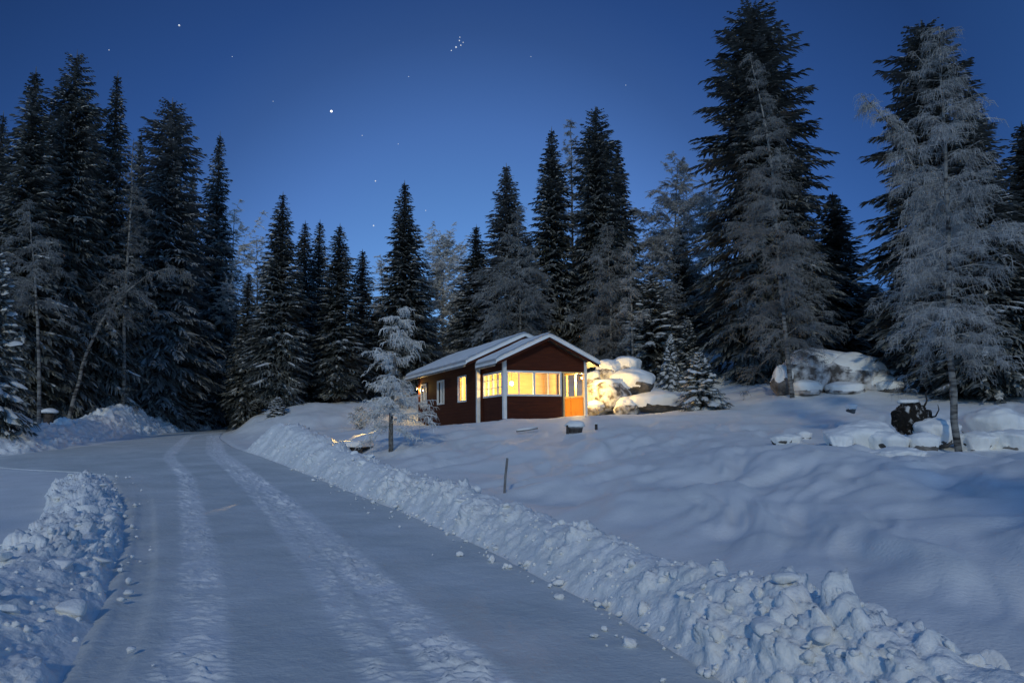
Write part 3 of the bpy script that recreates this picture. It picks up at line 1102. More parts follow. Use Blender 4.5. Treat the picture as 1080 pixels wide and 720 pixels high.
# frosted birches
birch(42, 37, [(42, 432), (40, 360), (34, 270), (28, 205)], 34, "rime-covered birch with a drooping cloudy crown at the far left", None, 'frost_dull', 30, 0.5, .018, .9, 1)
birch(130, 46, [(130, 434), (131, 330), (138, 230), (142, 140)], 30, "straight thin birch with pale trunk in front of the left wood", None, 'frost_dull', 36, 0.35, .016, .8, 2)
birch(71, 41, [(71, 436), (84, 380), (118, 325), (160, 285), (192, 280), (204, 296)], 18, "bent birch bowing to the right under its frost at the left wood", None, 'frost_dull', 16, 0.5, .017, .7, 3, hang=1.5)
RND = dict(asc_mul=1.9, hang=.45, prof_pow=.42)
birch(243, 62, [(240, 440), (242, 340), (248, 215)], 34, "pale hazy birch behind the slender spruce of the left wood", None, 'frost_pale', 50, .12, .038, .9, 4, **RND)
birch(274, 64, [(272, 440), (272, 340), (272, 248)], 28, "low pale birch behind the tallest spruce of the middle left clump", None, 'frost_pale', 44, .12, .038, .9, 5, **RND)
birch(405, 66, [(405, 430), (404, 340), (402, 268)], 22, "low pale birch showing between the middle left clump and the symmetrical spruce", None, 'frost_pale', 40, .12, .038, .9, 24, **RND)
birch(468, 64, [(468, 430), (466, 340), (468, 250)], 36, "pale rounded birch between the symmetrical spruce and the cottage wood", None, 'frost_pale', 100, .12, .038, 1.0, 6, **RND)
birch(548, 49, [(548, 410), (549, 310), (545, 212)], 44, "greyish frosted birch in front of the broad spruce behind the cottage", None, 'frost_dull', 56, .15, .02, 1.0, 7)
birch(604, 60, [(604, 410), (604, 270), (602, 120)], 20, "very slim pale birch rising between the two tall spruces behind the cottage", None, 'frost', 60, .3, .034, .9, 8, asc_mul=1.5, hang=.6, prof_pow=.5)
birch(645, 48, [(645, 400), (644, 320), (640, 232)], 40, "frosted birch standing in front of the tallest spruce behind the cottage", None, 'frost_dull', 56, .12, .02, 1.0, 9)
birch(668, 45, [(668, 395), (666, 340), (664, 250)], 16, "thin pale birch between the cottage roof and the young dark spruce", None, 'frost', 30, .3, .016, .8, 10)
birch(712, 62, [(712, 400), (710, 290), (716, 164)], 50, "large hazy birch with bare open crown against the sky right of the cottage", None, 'frost', 70, .15, .034, 1.0, 11, asc_mul=1.5, hang=.7, prof_pow=.5)
birch(752, 60, [(750, 400), (752, 300), (748, 186)], 34, "hazy birch squeezed against the left side of the giant spruce", None, 'frost', 50, .15, .034, 1.0, 12, asc_mul=1.5, hang=.7, prof_pow=.5)
birch(690, 58, [(690, 400), (690, 330), (688, 250)], 30, "low frosted birch in the gap behind the young dark spruce above the boulders", None, 'frost', 44, .12, .034, .9, 25, asc_mul=1.5, hang=.6, prof_pow=.5)
birch(836, 35.2, [(836, 416), (824, 290), (812, 180), (790, 48)], 50, "tall leaning birch with a pale trunk in front of the giant spruce", None, 'frost_dull', 84, .12, .013, 1.0, 13, trunk_r=.11)
birch(1011, 18.3, [(1011, 472), (1003, 360), (996, 220), (985, 24)], 58, "tallest frosted birch with feathery layered crown at the right among the snowy rocks", None, 'frost', 80, .20, .0085, 1.1, 14, trunk_r=.075, prof_pow=.6)
birch(1004, 24, [(1004, 440), (1001, 340), (980, 225), (946, 135), (901, 96)], 32, "frosted birch whose plume-like tip bows to the left against the sky", None, 'frost', 52, .42, .011, 1.0, 15, trunk_r=.05, hang=1.4)
birch(412, 25, [(412, 480), (413, 440), (416, 380), (420, 322)], 40, "small white frosted tree with dark trunk in front of the cottage's long wall", None, 'frost_pale', 34, .15, .023, .85, 16, trunk_r=.075, hang=.95, prof_pow=.85, bark='grey_bark', name="frosted_tree", cat="tree")


def bush(px, Y, hw, h, label, seed, frost='frost_pale'):
    g = np.random.default_rng(seed)
    x, y, z = locate(px, Y)
    Rm = hw / FPX * Y
    Hh = h / FPX * Y
    root = empty("frosted_bush", (x, y, z - 0.05))
    tag(root, label, "bush")
    st = MB()
    P, W = [], []
    for i in range(26):
        az, tl = g.uniform(0, 6.28), g.uniform(0.1, 1.0)
        tip = np.array([math.cos(az) * Rm * tl, math.sin(az) * Rm * tl, Hh * (1.05 - 0.55 * tl) * g.uniform(.7, 1.1)])
        mid = tip * np.array([.4, .4, .75])
        ax = np.stack([np.zeros(3), mid, tip])
        st.tube(ax, [.016, .011, .005], 5, False)
        for q in np.linspace(.2, 1, 22):
            b = np.array([np.interp(q, [0, .5, 1], ax[:, k]) for k in range(3)])
            for _ in range(4):
                a2 = g.uniform(0, 6.28)
                l = g.uniform(.1, .3)
                d = np.array([math.cos(a2) * l, math.sin(a2) * l, g.uniform(-.2, .12)])
                P.append(np.stack([b, b + d * .6 + [0, 0, .03], b + d]))
                W.append([.028, .03, .012])
    st.build("stem", M['dark_wood'], root)
    V, F = ribbons(np.array(P), np.array(W), g.uniform(-1.5, 1.5, len(P)))
    link("twigs", mesh_np("twigs", V, F), M[frost], root)


bush(380, 39, 20, 24, "low frosted bush left of the white frosted tree", 41)
bush(424, 50, 16, 22, "frosted bush against the left end of the cottage's long wall", 42)
bush(100, 44, 12, 16, "small snowy bush at the foot of the left wood", 43, 'frost')


# ------------------------------------------------------------------ boulders
def boulder(px, py, Y, wpx, hpx, label, seed, snow=0.12, mat='rock', group=None, depth=1.0, flat=0.0, cat="boulder", cap_lo=0.25, sink=0.0):
    """middle of the stone at (px, py), half width and half height as the photograph shows them"""
    g = np.random.default_rng(seed)
    v0, f0 = ICO[5]
    v = v0.copy()
    for _ in range(10):
        n = g.normal(size=3)
        n /= np.linalg.norm(n)
        d = g.uniform(0.62, 0.9)
        k = np.clip(v @ n - d, 0, None)
        v -= 0.85 * k[:, None] * n
    off = g.uniform(0, 40, 3)
    v *= (1 + 0.16 * fbm(v0 * 1.4 + off, 4, seed))[:, None]
    c = at(px, py, Y)
    sx, sz = wpx / FPX * Y, hpx / FPX * Y
    v *= np.array([sx, sx * depth, sz]) * 1.08
    me = mesh_np("boulder", v, f0)
    o = link("boulder", me, M[mat])
    o.location = c - np.array([0, 0, sink * sz])
    tag(o, label, cat, group)
    if snow:
        nrm = np.zeros((len(v), 3))
        me.vertices.foreach_get  # noqa
        fn = np.cross(v[f0[:, 1]] - v[f0[:, 0]], v[f0[:, 2]] - v[f0[:, 0]])
        for k in range(3):
            np.add.at(nrm, f0[:, k], fn)
        nrm /= np.linalg.norm(nrm, axis=1, keepdims=True)
        el = v / (np.array([sx, sx * depth, sz]) ** 2)
        el /= np.linalg.norm(el, axis=1, keepdims=True)
        sm_ = 0.35 * nrm + 0.65 * el
        sm_ /= np.linalg.norm(sm_, axis=1, keepdims=True)
        nz = sm_[:, 2] + 0.22 * fbm(v0 * 2.2 + off, 3, seed + 1)
        th_ = (snow + 0.06) * sstep(cap_lo - .2, cap_lo + 0.5, nz) ** 0.8 - 0.06
        ve = v0 * (1 + .40 * fbm(v0 * 1.25 + off, 3, seed + 5))[:, None] * np.array([sx, sx * depth, sz]) * 1.02
        mixk = 0.85 if cap_lo < 0.1 else 0.3
        ve = ve * (1 + .05 * fbm(v0 * 5 + off, 4, seed + 8))[:, None]
        vs_ = v * (1 - mixk) + ve * mixk + np.stack([sm_[:, 0] * 0.6 * th_, sm_[:, 1] * 0.6 * th_, th_], -1)
        keep = (nz[f0] > cap_lo - 0.3).all(1)
        used = np.unique(f0[keep])
        idx = -np.ones(len(v), int)
        idx[used] = np.arange(len(used))
        link("snow_cap", mesh_np("snow_cap", vs_[used], idx[f0[keep]]), M['snow'], o)
    return o


GBL = None
boulder(640, 421, 38.5, 24, 20, "big rough boulder glowing yellow in the porch light right of the cottage", 1, .12, depth=.9, cap_lo=.62)
boulder(643, 393, 39.6, 14, 11, "rounded snow-topped boulder on top of the glowing one, nearest the roof", 2, .2, cap_lo=.45)
boulder(661, 389, 40.0, 14, 8, "snow-capped boulder topmost of the pile beside the cottage", 3, .28)
boulder(625, 402, 39.4, 10, 9, "boulder with snowy top tucked between the right porch post and the pile", 4, .14, cap_lo=.45)
boulder(668, 410, 39.0, 22, 14, "grey boulder under a thick snow lid at the right of the glowing one", 5, .30, 'rock_dark')
boulder(662, 430, 37.4, 14, 9, "low boulder at the foot of the pile between glowing boulder and flat slab", 6, .14, cap_lo=.5)
boulder(691, 428, 37.6, 33, 9, "wide flat slab under snow with a dark underside, beside the small spruce", 7, .30, 'rock_dark', depth=.7)
boulder(628, 432, 37.8, 10, 8, "small yellow-lit stone at the foot of the right porch post", 8, .08)
# stone heap under the giant spruce
boulder(825, 402, 36.2, 12, 14, "brownish upright boulder at the left end of the stone heap beside the leaning birch", 11, .10, 'rock_dark')
boulder(856, 398, 37.0, 32, 25, "large mottled boulder left of the dark cleft in the stone heap", 12, .12, depth=.7, cap_lo=.5)
boulder(902, 399, 37.0, 38, 24, "large mottled boulder right of the dark cleft in the stone heap", 13, .12, depth=.7, cap_lo=.5)
boulder(878, 390, 38.0, 46, 18, "long snow-covered boulder along the top of the stone heap", 14, .28, depth=.6)
boulder(925, 406, 36.6, 20, 9, "low mottled boulder on the right slope of the stone heap", 15, .1, cap_lo=.5)
boulder(938, 410, 35.8, 13, 6, "dark stone with a snow lid at the right foot of the stone heap", 16, .18, 'rock_dark')
boulder(850, 412, 36.0, 16, 7, "snow-smothered stone at the front foot of the stone heap", 17, .2)
boulder(893, 412, 35.9, 20, 6, "flat snow-smothered stone at the middle foot of the stone heap", 18, .2)
# snow-covered rocks round the frosted birch
boulder(908, 462, 19.0, 30, 15, "largest pale snow-covered rock left of the root ball", 21, 0.18000000000000002, 'rock', depth=.8, cap_lo=-0.22, sink=.32)
boulder(888, 468, 18.6, 12, 9, "brownish rock end poking from the snow left of the largest pale rock", 22, 0.16, 'rock_dark', cap_lo=0.15, sink=.25)
boulder(936, 468, 18.4, 16, 9, "snowy rock in front of the root ball", 23, 0.18000000000000002, 'rock_dark', cap_lo=-0.22, sink=.32)
boulder(985, 456, 19.4, 20, 12, "snow-rounded rock between root ball and frosted birch", 24, 0.2, 'rock_dark', cap_lo=-0.22, sink=.32)
boulder(975, 470, 18.2, 14, 9, "grey rock just left of the frosted birch trunk", 25, 0.16, 'rock_dark', cap_lo=0.15, sink=.25)
boulder(948, 483, 17.2, 22, 6, "low lump of snow-covered stone in front of the grey rock", 26, 0.16, 'rock', cap_lo=-0.22, sink=.32)
boulder(1048, 448, 20.5, 26, 14, "big smooth snow-covered rock right of the frosted birch", 27, 0.24000000000000002, 'rock_dark', cap_lo=-0.22, sink=.32)
boulder(1068, 466, 18.8, 24, 9, "low snow-covered rock in front of the big smooth one at the right edge", 28, 0.2, 'rock_dark', cap_lo=-0.22, sink=.32)
boulder(1030, 468, 18.9, 15, 7, "small snow-covered rock just right of the frosted birch trunk", 29, 0.18000000000000002, 'rock_dark', cap_lo=-0.22, sink=.32)
boulder(830, 465, 20.0, 14, 5, "flat snow-covered stone alone on the slope left of the brownish rock end", 30, .12, 'rock_dark', cap_lo=.0, sink=.3)
boulder(848, 462, 21.0, 7, 4, "little dark-sided stone beside the flat one on the slope", 31, .1, 'rock_dark')
boulder(898, 432, 25.0, 5, 4, "little dark stone in the snow below the stone heap", 32, .1, 'rock_dark')

# root ball of a fallen tree
rb = empty("root_ball", at(961, 441, 19.6))
tag(rb, "dark round root ball of an uprooted tree amid the snowy rocks", "root ball")
v0, f0 = ICO[4]
vv = v0 * (1 + 0.36 * fbm(v0 * 3.2, 5, 5, .65))[:, None] * np.array([.46, .3, .44])
link("soil_clump", mesh_np("soil_clump", vv, f0), M['soil'], rb)
mbr = MB()
for k in range(70):
    d = rng.normal(size=3)
    d[1] = -abs(d[1]) * .6
    d /= np.linalg.norm(d)
    b_ = d * np.array([.40, .26, .38])
    tip = b_ * rng.uniform(1.05, 1.28) + rng.normal(0, .05, 3)
    mbr.tube([b_ * .7, (b_ + tip) / 2 + rng.normal(0, .03, 3), tip], [.03, .02, .006], 5)
mbr.tube([(.3, 0, .2), (.42, -.05, .45), (.40, -.05, .66), (.52, -.05, .8)], [.03, .022, .015, .006], 6)
mbr.tube([(.4, 0, 0), (.62, -.05, .05), (.72, -.05, .22), (.70, -.05, .36)], [.03, .022, .015, .006], 6)
mbr.build("roots", M['dark_wood'], rb)
sv = ICO[3][0] * (1 + .3 * fbm(ICO[3][0] * 2, 3, 9))[:, None] * np.array([.30, .2, .07]) + np.array([-.05, 0, .44])
link("snow_cap", mesh_np("snow_cap", sv, ICO[3][1]), M['snow'], rb)

# ------------------------------------------------------------------ the cottage
SC = 34.5 / 30
HA = R(22.82)
HX, HY, HZ = -0.34 * SC, 34.5, EYE + 0.43 * SC
house = empty("cottage", (HX, HY, HZ), HA)
tag(house, "red wooden cottage with white trim, snowy gable roofs and a lit glazed porch", "cottage")
W_, VM, UM = 3.74 * SC, 2.47 * SC, -0.25 * SC
LEN = VM + 10.9
hb0, hb1 = 0.93 * SC, 1.97 * SC
T = 0.14


def wall(name, axis, fixed, a0, a1, z0, z1, holes, mat, t=T, inward=1):
    """a wall along u (axis 'u', at v=fixed) or along v (axis 'v', at u=fixed) with rectangular holes (a, b, z, z)"""
    mb = MB()
    As = sorted({a0, a1, *[h[0] for h in holes], *[h[1] for h in holes]})
    Zs = sorted({z0, z1, *[h[2] for h in holes], *[h[3] for h in holes]})
    f0, f1 = sorted((fixed, fixed + inward * t))
    for i in range(len(As) - 1):
        run = None
        cells_ = []
        for j in range(len(Zs) - 1):
            ca, cz = (As[i] + As[i + 1]) / 2, (Zs[j] + Zs[j + 1]) / 2
            solid = not any(h[0] < ca < h[1] and h[2] < cz < h[3] for h in holes)
            if solid:
                if run is None:
                    run = [Zs[j], Zs[j + 1]]
                else:
                    run[1] = Zs[j + 1]
            elif run:
                cells_.append(run)
                run = None
        if run:
            cells_.append(run)
        for r_ in cells_:
            if axis == 'u':
                mb.box(As[i], As[i + 1], f0, f1, r_[0], r_[1])
            else:
                mb.box(f0, f1, As[i], As[i + 1], r_[0], r_[1])
    return mb.build(name, mat, house)


def window(axis, fixed, a0, a1, z0, z1, mull, out=-1, cross=(), fw=0.075, name="window", t=0.10, proud=0.03):
    """frame ring with mullions, and the glass as its child; out = -1: faces the smaller u/v"""
    mb = MB()
    lo, hi = sorted((fixed + out * proud, fixed - out * (t - proud)))

    def add(a, b, c, d, p=0.0):
        l_, h_ = lo + p, hi - p
        if axis == 'u':
            mb.box(a, b, l_, h_, c, d)
        else:
            mb.box(l_, h_, a, b, c, d)
    add(a0, a1, z1 - fw, z1)
    add(a0, a1, z0, z0 + fw)
    add(a0, a0 + fw, z0 + fw, z1 - fw)
    add(a1 - fw, a1, z0 + fw, z1 - fw)
    for q, w in mull:
        add(q - w / 2, q + w / 2, z0 + fw, z1 - fw, 0.004)
    for q, w in cross:
        xs = [a0 + fw] + sum([[m_ - w_ / 2, m_ + w_ / 2] for m_, w_ in mull], []) + [a1 - fw]
        for k in range(0, len(xs), 2):
            add(xs[k], xs[k + 1], q - w / 2, q + w / 2, 0.008)
    fr = mb.build(name, M['white'], house)
    g = MB()
    mid = (lo + hi) / 2
    if axis == 'u':
        g.box(a0 + fw / 2, a1 - fw / 2, mid - .003, mid + .003, z0 + fw / 2, z1 - fw / 2)
    else:
        g.box(mid - .003, mid + .003, a0 + fw / 2, a1 - fw / 2, z0 + fw / 2, z1 - fw / 2)
    g.build("pane", M['glass'], fr)
    return fr


UB = 2.60 * SC
# porch front: parapet wall below the glass belt, gable above
wall("wall", 'u', 0.0, 0.0, UB, -1.2, hb0, [], M['red'])
mb = MB()                                            # gable face with the pointed top
EAVE_P, TOP_P = 2.27 * SC, 3.66 * SC - 0.36
zl = hb1 + 0.0
sl_p = (TOP_P - EAVE_P) / (W_ / 2 + 0.45 * SC)
z_at0 = EAVE_P + sl_p * 0.45 * SC - 0.02
for y0_ in (0.0,):
    n = len(mb.v)
    prof = [(0, zl), (W_, zl), (W_, z_at0), (W_ / 2, TOP_P - 0.02), (0, z_at0)]
    mb.v += [(u, -0.01, z) for u, z in prof] + [(u, T - 0.01, z) for u, z in prof]
    mb.f += [tuple(n + k for k in range(5)), tuple(n + 5 + k for k in reversed(range(5)))]
    mb.f += [(n + k, n + 5 + k, n + 5 + (k + 1) % 5, n + (k + 1) % 5) for k in range(5)]
mb.build("gable", M['red'], house)
window('u', 0.0, 0.10, UB, hb0, hb1 - .003, [(0.10 + .23 * (UB - .1), .03), (0.10 + .5 * (UB - .1), .11), (0.10 + .76 * (UB - .1), .03)], -1, fw=0.09)
# left side of porch
wall("wall", 'v', 0.0, T + .003, VM, -1.2, hb0, [], M['red'])
window('v', 0.0, 0.18, VM - .12, hb0, hb1, [(0.18 + k * (VM - .30) / 4, .06 if k != 2 else .10) for k in (1, 2, 3)], -1, cross=[(hb0 + .36 * (hb1 - hb0), .025), (hb0 + .68 * (hb1 - hb0), .025)], fw=0.10)
wall("wall", 'v', 0.0, T + .003, VM, hb1 + .003, z_at0 + 0.02, [], M['red'])
# right side of porch: orange panelled parapet with glass above
rp = wall("side_panel", 'v', W_, 0.12, VM, -0.15, hb0 - .02, [], M['orange'], 0.06, -1)
mb = MB()
for q in (0.12, .12 + (VM - .12) / 2 - .04, VM - .08):
    mb.box(W_ - .10, W_ - .06, q, q + .08, -0.15, hb0 - .02)
for a_, b_ in ((-.15, -.05), (.38, .46), (hb0 - .10, hb0 - .02)):
    for s0, s1 in ((.20, .12 + (VM - .12) / 2 - .04), (.12 + (VM - .12) / 2 + .04, VM - .08)):
        mb.box(W_ - .096, W_ - .06, s0, s1, a_, b_)
mb.build("rail", M['orange'], rp)
fr = window('v', W_, 0.12, VM - .02, hb0, hb1 + .05, [(VM * .36, .05), (VM * .68, .05)], 1, fw=0.07)
fr.data.materials[0] = M['pine']
wall("wall", 'v', W_, 0.15, VM, hb1 + .053, z_at0 + .02, [], M['red'], T, -1)
# entry: header and jamb
MB().box(UB + .003, W_ - .075, 0.005, .12, hb1 - .07, hb1 - .002).build("entry_header", M['pine'], house)
MB().box(UB + .003, UB + .09, .005, .14, -0.4, hb1 - .073).build("entry_jamb", M['dark_wood'], house)
MB().box(UB + .093, UB + .18, .03, .12, -0.4, hb1 - .073).build("entry_jamb", M['pine'], house)
# corner posts
MB().box(-.05, .115, -.055, -.012, 0.0, z_at0 + .12).box(-.05, -.004, -.009, .12, 0.0, z_at0 + .10).build("corner_post", M['white'], house)
MB().box(W_ - .07, W_ + .06, -.055, .10, -.05, z_at0 + .08).build("corner_post", M['white'], house)
# porch inside: floor, ceiling, lining
MB().box(T + .002, W_ - .105, T + .002, VM - .02, -.30, -.16).build("porch_floor", M['pine'], house)
MB().box(.01, W_ - .15, T + .004, VM - .01, hb1 + .10, hb1 + .16).build("porch_ceiling", M['pine'], house)
for a0_, a1_ in ((T + .003, UB - .02),):
    MB().box(a0_, a1_, T + .003, T + .02, -.16, hb0).build("porch_lining", M['pine'], house)

# main house
EA_M, TOP_M = 2.43 * SC, 4.0 * SC - 0.36
U0, U1 = UM, W_ - UM
OV = 0.62 * SC
mid_u = W_ / 2
sl_m = (TOP_M - EA_M) / (mid_u - U0 + OV)
z_w = EA_M + sl_m * OV - .02
zt, zb = 2.05 * SC, 0.84 * SC
wins = [(3.89 * SC, 5.10 * SC), (7.19 * SC, 8.37 * SC), (10.3 * SC, 11.4 * SC)]
wall("wall", 'v', U0, VM, LEN, -1.5, z_w, [(a_, b_, zb, zt) for a_, b_ in wins], M['red'])
wall("wall", 'v', U1, VM, LEN, -1.5, z_w, [], M['red'], T, -1)


def gable_end(v0, v1, name, hole=None):
    mb = MB()
    prof = [(U0 + T + .002, -1.5), (U1 - T - .002, -1.5), (U1 - T - .002, z_w + sl_m * T - .03), (mid_u, TOP_M - .03), (U0 + T + .002, z_w + sl_m * T - .03)]
    n = 0
    mb.v += [(u, v0, z) for u, z in prof] + [(u, v1, z) for u, z in prof]
    mb.f += [tuple(range(5)), tuple(5 + k for k in reversed(range(5)))]
    mb.f += [(k, 5 + k, 5 + (k + 1) % 5, (k + 1) % 5) for k in range(5)]
    return mb.build(name, M['red'], house)


gable_end(VM + .002, VM + .12, "wall")
gable_end(LEN - .12, LEN - .002, "wall")
# lining of the porch's rear wall, varnished boards, with an inner window
MB().box(.02, W_ - .15, VM - .025, VM - .003, -.15, hb1 + .09).build("porch_lining", M['pine'], house)
MB().box(UM - .03, UM + .14, VM - .045, VM - .004, -.35, z_w).box(UM - .03, UM - .003, VM - .003, VM + .12, -.35, z_w).build("corner_board", M['white'], house)
for k, (a_, b_) in enumerate(wins):
    fr = window('v', U0, a_, b_, zb, zt, [((a_ + b_) / 2, .07)], -1, fw=.085)
    cu = MB()
    if k == 0:
        spans = [(a_ + .09, a_ + .32), (b_ - .32, b_ - .09)]
    else:
        spans = [(a_ + .05, b_ - .05)]
    for s0, s1 in spans:
        nn = max(4, int((s1 - s0) / .05))
        for j in range(nn):
            q0, q1 = s0 + (s1 - s0) * j / nn, s0 + (s1 - s0) * (j + 1) / nn
            d0, d1 = (.16 + .03 * (j % 2)), (.16 + .03 * ((j + 1) % 2))
            cu.quad((U0 + d0, q0, zb + .02), (U0 + d1, q1, zb + .02), (U0 + d1, q1, zt), (U0 + d0, q0, zt))
    cu.build("curtain", M['curtain'], fr)
# rooms behind the windows
MB().box(U0 + T + .004, U1 - T - .004, 6.4, 6.46, -.3, z_w - .05).build("partition", M['pine'], house)
MB().box(U0 + T + .004, U0 + 2.6, VM + .13, LEN - .13, -.36, -.30).build("room_floor", M['pine'], house)
MB().box(U0 + 2.6, U0 + 2.66, VM + .13, LEN - .13, -.36, z_w - .05).build("room_wall", M['pine'], house)
MB().box(U0 + T + .004, U1 - T - .004, VM + .13, LEN - .13, z_w - .04, z_w + .02).build("ceiling", M['pine'], house)


# roofs: dark deck with a blanket of snow on top, edges rounded
def roof(v0, v1, u0, u1, z_e, z_t, name):
    mb = MB()
    d = .09
    for a_, b_ in ((u0, mid_u), (u1, mid_u)):
        lo = [(a_, v0, z_e - d), (b_, v0, z_t - d), (b_, v1, z_t - d), (a_, v1, z_e - d)]
        up = [(a_, v0, z_e), (b_, v0, z_t), (b_, v1, z_t), (a_, v1, z_e)]
        mb.hexa(lo, up)
    r_ = mb.build(name, M['roof'], house)
    # snow blanket
    nv, nu = int((v1 - v0) / .12), 44
    vv_ = np.linspace(v0 - .05, v1 + .05, nv)
    uu_ = np.linspace(u0 - .06, u1 + .06, nu * 2 + 1)
    UU, VV = np.meshgrid(uu_, vv_, indexing='ij')
    zz = z_t - (z_t - z_e) * np.abs(UU - mid_u) / (mid_u - u0)
    rnd = np.sqrt(np.maximum(0.0, 1 - (np.abs(UU - mid_u) / (mid_u - u0 + .06)) ** 40))
    ev = np.minimum(VV - (v0 - .05), (v1 + .05) - VV)
    eg = np.sqrt(np.clip(1 - (1 - np.clip(ev / .12, 0, 1)) ** 2, 0, 1))
    P = np.stack([UU, VV, zz], -1).reshape(-1, 3)
    nz = fbm(P / .8, 3, 90).reshape(UU.shape) * .03 + fbm(P / .2, 2, 91).reshape(UU.shape) * .010
    crest_ = -0.05 * np.exp(-((UU - mid_u) / .18) ** 2)
    thick = (.29 + nz) * (0.55 + 0.45 * np.minimum(rnd, 1)) * (0.80 + 0.20 * eg) + crest_
    top = np.stack([UU, VV, zz + thick], -1)
    bot = np.stack([UU, VV, zz - .03 * 0 + .003 - .05 * (np.abs(UU - mid_u) > (mid_u - u0))], -1)
    a_, b_ = top.reshape(-1, 3), bot.reshape(-1, 3)
    F = grid_faces(*UU.shape)
    N_ = len(a_)
    idx = np.arange(N_).reshape(UU.shape)
    ring = np.concatenate([idx[:, 0], idx[-1, 1:], idx[::-1, -1][1:], idx[0, ::-1][1:]])
    side = np.stack([ring[:-1], ring[1:], ring[1:] + N_, ring[:-1] + N_], 1)
    link("roof_snow", mesh_np("roof_snow", np.concatenate([a_, b_]), np.concatenate([F[:, ::-1], F + N_, side])), M['snow'], r_)
    return r_


roof(VM - .4 * SC, LEN + .4, U0 - OV, U1 + OV, EA_M, TOP_M, "roof")
roof(-.4 * SC, VM - .4 * SC - .062, -.45 * SC, W_ + .45 * SC, EAVE_P, TOP_P, "porch_roof")
# rake boards and gutters
mb = MB()
for s_ in (-1, 1):
    ue = -.45 * SC if s_ < 0 else W_ + .45 * SC
    mb.hexa([(ue, -.4 * SC - .035, EAVE_P - .13), (mid_u, -.4 * SC - .035, TOP_P - .13), (mid_u, -.4 * SC - .005, TOP_P - .13), (ue, -.4 * SC - .005, EAVE_P - .13)],
            [(ue, -.4 * SC - .035, EAVE_P - .01), (mid_u, -.4 * SC - .035, TOP_P - .01), (mid_u, -.4 * SC - .005, TOP_P - .01), (ue, -.4 * SC - .005, EAVE_P - .01)])
mb.build("rake_board", M['red'], house)
mb = MB()
ue = U0 - OV
ve_ = VM - .4 * SC
mb.hexa([(ue, ve_ - .035, EA_M - .13), (mid_u, ve_ - .035, TOP_M - .13), (mid_u, ve_ - .005, TOP_M - .13), (ue, ve_ - .005, EA_M - .13)],
        [(ue, ve_ - .035, EA_M - .01), (mid_u, ve_ - .035, TOP_M - .01), (mid_u, ve_ - .005, TOP_M - .01), (ue, ve_ - .005, EA_M - .01)])
mb.build("rake_board", M['red'], house)
MB().tube([(U0 - OV - .06, VM - .3, EA_M - .14), (U0 - OV - .06, LEN, EA_M - .14)], .055, 8).build("gutter", M['steel'], house)
MB().tube([(-.45 * SC - .06, -.3, EAVE_P - .14), (-.45 * SC - .06, VM - .6, EAVE_P - .14)], .05, 8).build("gutter", M['steel'], house)
# soffit boards closing the eaves
MB().box(U0 - OV + .02, U0 - .002, VM - .38 * SC, LEN, z_w - .05, z_w - .03).build("soffit", M['white'], house)
MB().box(-.43 * SC, -.004, -.38 * SC, VM - .5, z_at0 - .05, z_at0 - .03).build("soffit", M['white'], house)


def globe(u, v, z, r_, label, name, cord_top=None):
    root = empty(name, (0, 0, 0))
    p = Matrix.Translation((HX, HY, HZ)) @ Matrix.Rotation(HA, 4, 'Z') @ Vector((u, v, z))
    root.location = p
    tag(root, label, "lamp")
    link("lamp_globe", mesh_np("lamp_globe", ICO[3][0] * r_, ICO[3][1]), M['lamp'], root)
    mb = MB()
    if cord_top is not None:
        mb.tube([(0, 0, r_ * .9), (0, 0, cord_top - z)], .008, 6)
        mb.tube([(0, 0, r_ * .85), (0, 0, r_ * 1.25)], [.05, .03], 8)
        mb.build("cord", M['dark_wood'], root)
    return root, p


def point(name, loc, power, colour, radius, parent=None):
    l = bpy.data.lights.new(name, 'POINT')
    l.energy = power
    l.color = colour
    l.shadow_soft_size = radius
    o = bpy.data.objects.new(name, l)
    o.location = loc
    col.objects.link(o)
    return o


WARM = (1.0, 0.65, 0.20)


def hw_(u, v, z):
    return Matrix.Translation((HX, HY, HZ)) @ Matrix.Rotation(HA, 4, 'Z') @ Vector((u, v, z))


lp, p = globe(.80, 1.0, 1.72, .10, "glowing round pendant lamp behind the first porch window pane", "pendant_lamp", hb1 + .1)
point("porch light", hw_(.9, 1.1, 1.45), 270, WARM, .10)
point("room light", hw_(1.2, 4.6, 1.9), 650, WARM, .12)
point("back room light", hw_(1.2, 9.5, 1.9), 6, (1, .72, .42), .12)


def wall_lamp(u, v, z, out, label, power):
    root = empty("wall_lamp", hw_(u, v, z), HA)
    tag(root, label, "lamp")
    mb = MB()
    mb.box(min(0, out * .02), max(0, out * .02), -.05, .05, -.09, .09)
    mb.tube([(out * .02, 0, .06), (out * .12, 0, .10)], .012, 6)
    mb.tube([(out * .12, 0, .12), (out * .12, 0, .085)], [.03, .085], 10)
    mb.build("bracket", M['dark_wood'], root)
    b_ = link("lamp_bulb", mesh_np("lamp_bulb", ICO[3][0] * .045 + np.array([out * .12, 0, .03]), ICO[3][1]), M['bulb'], root)
    point("wall light", hw_(u + out * .16, v, z - .08), power, WARM, .05)
    return root


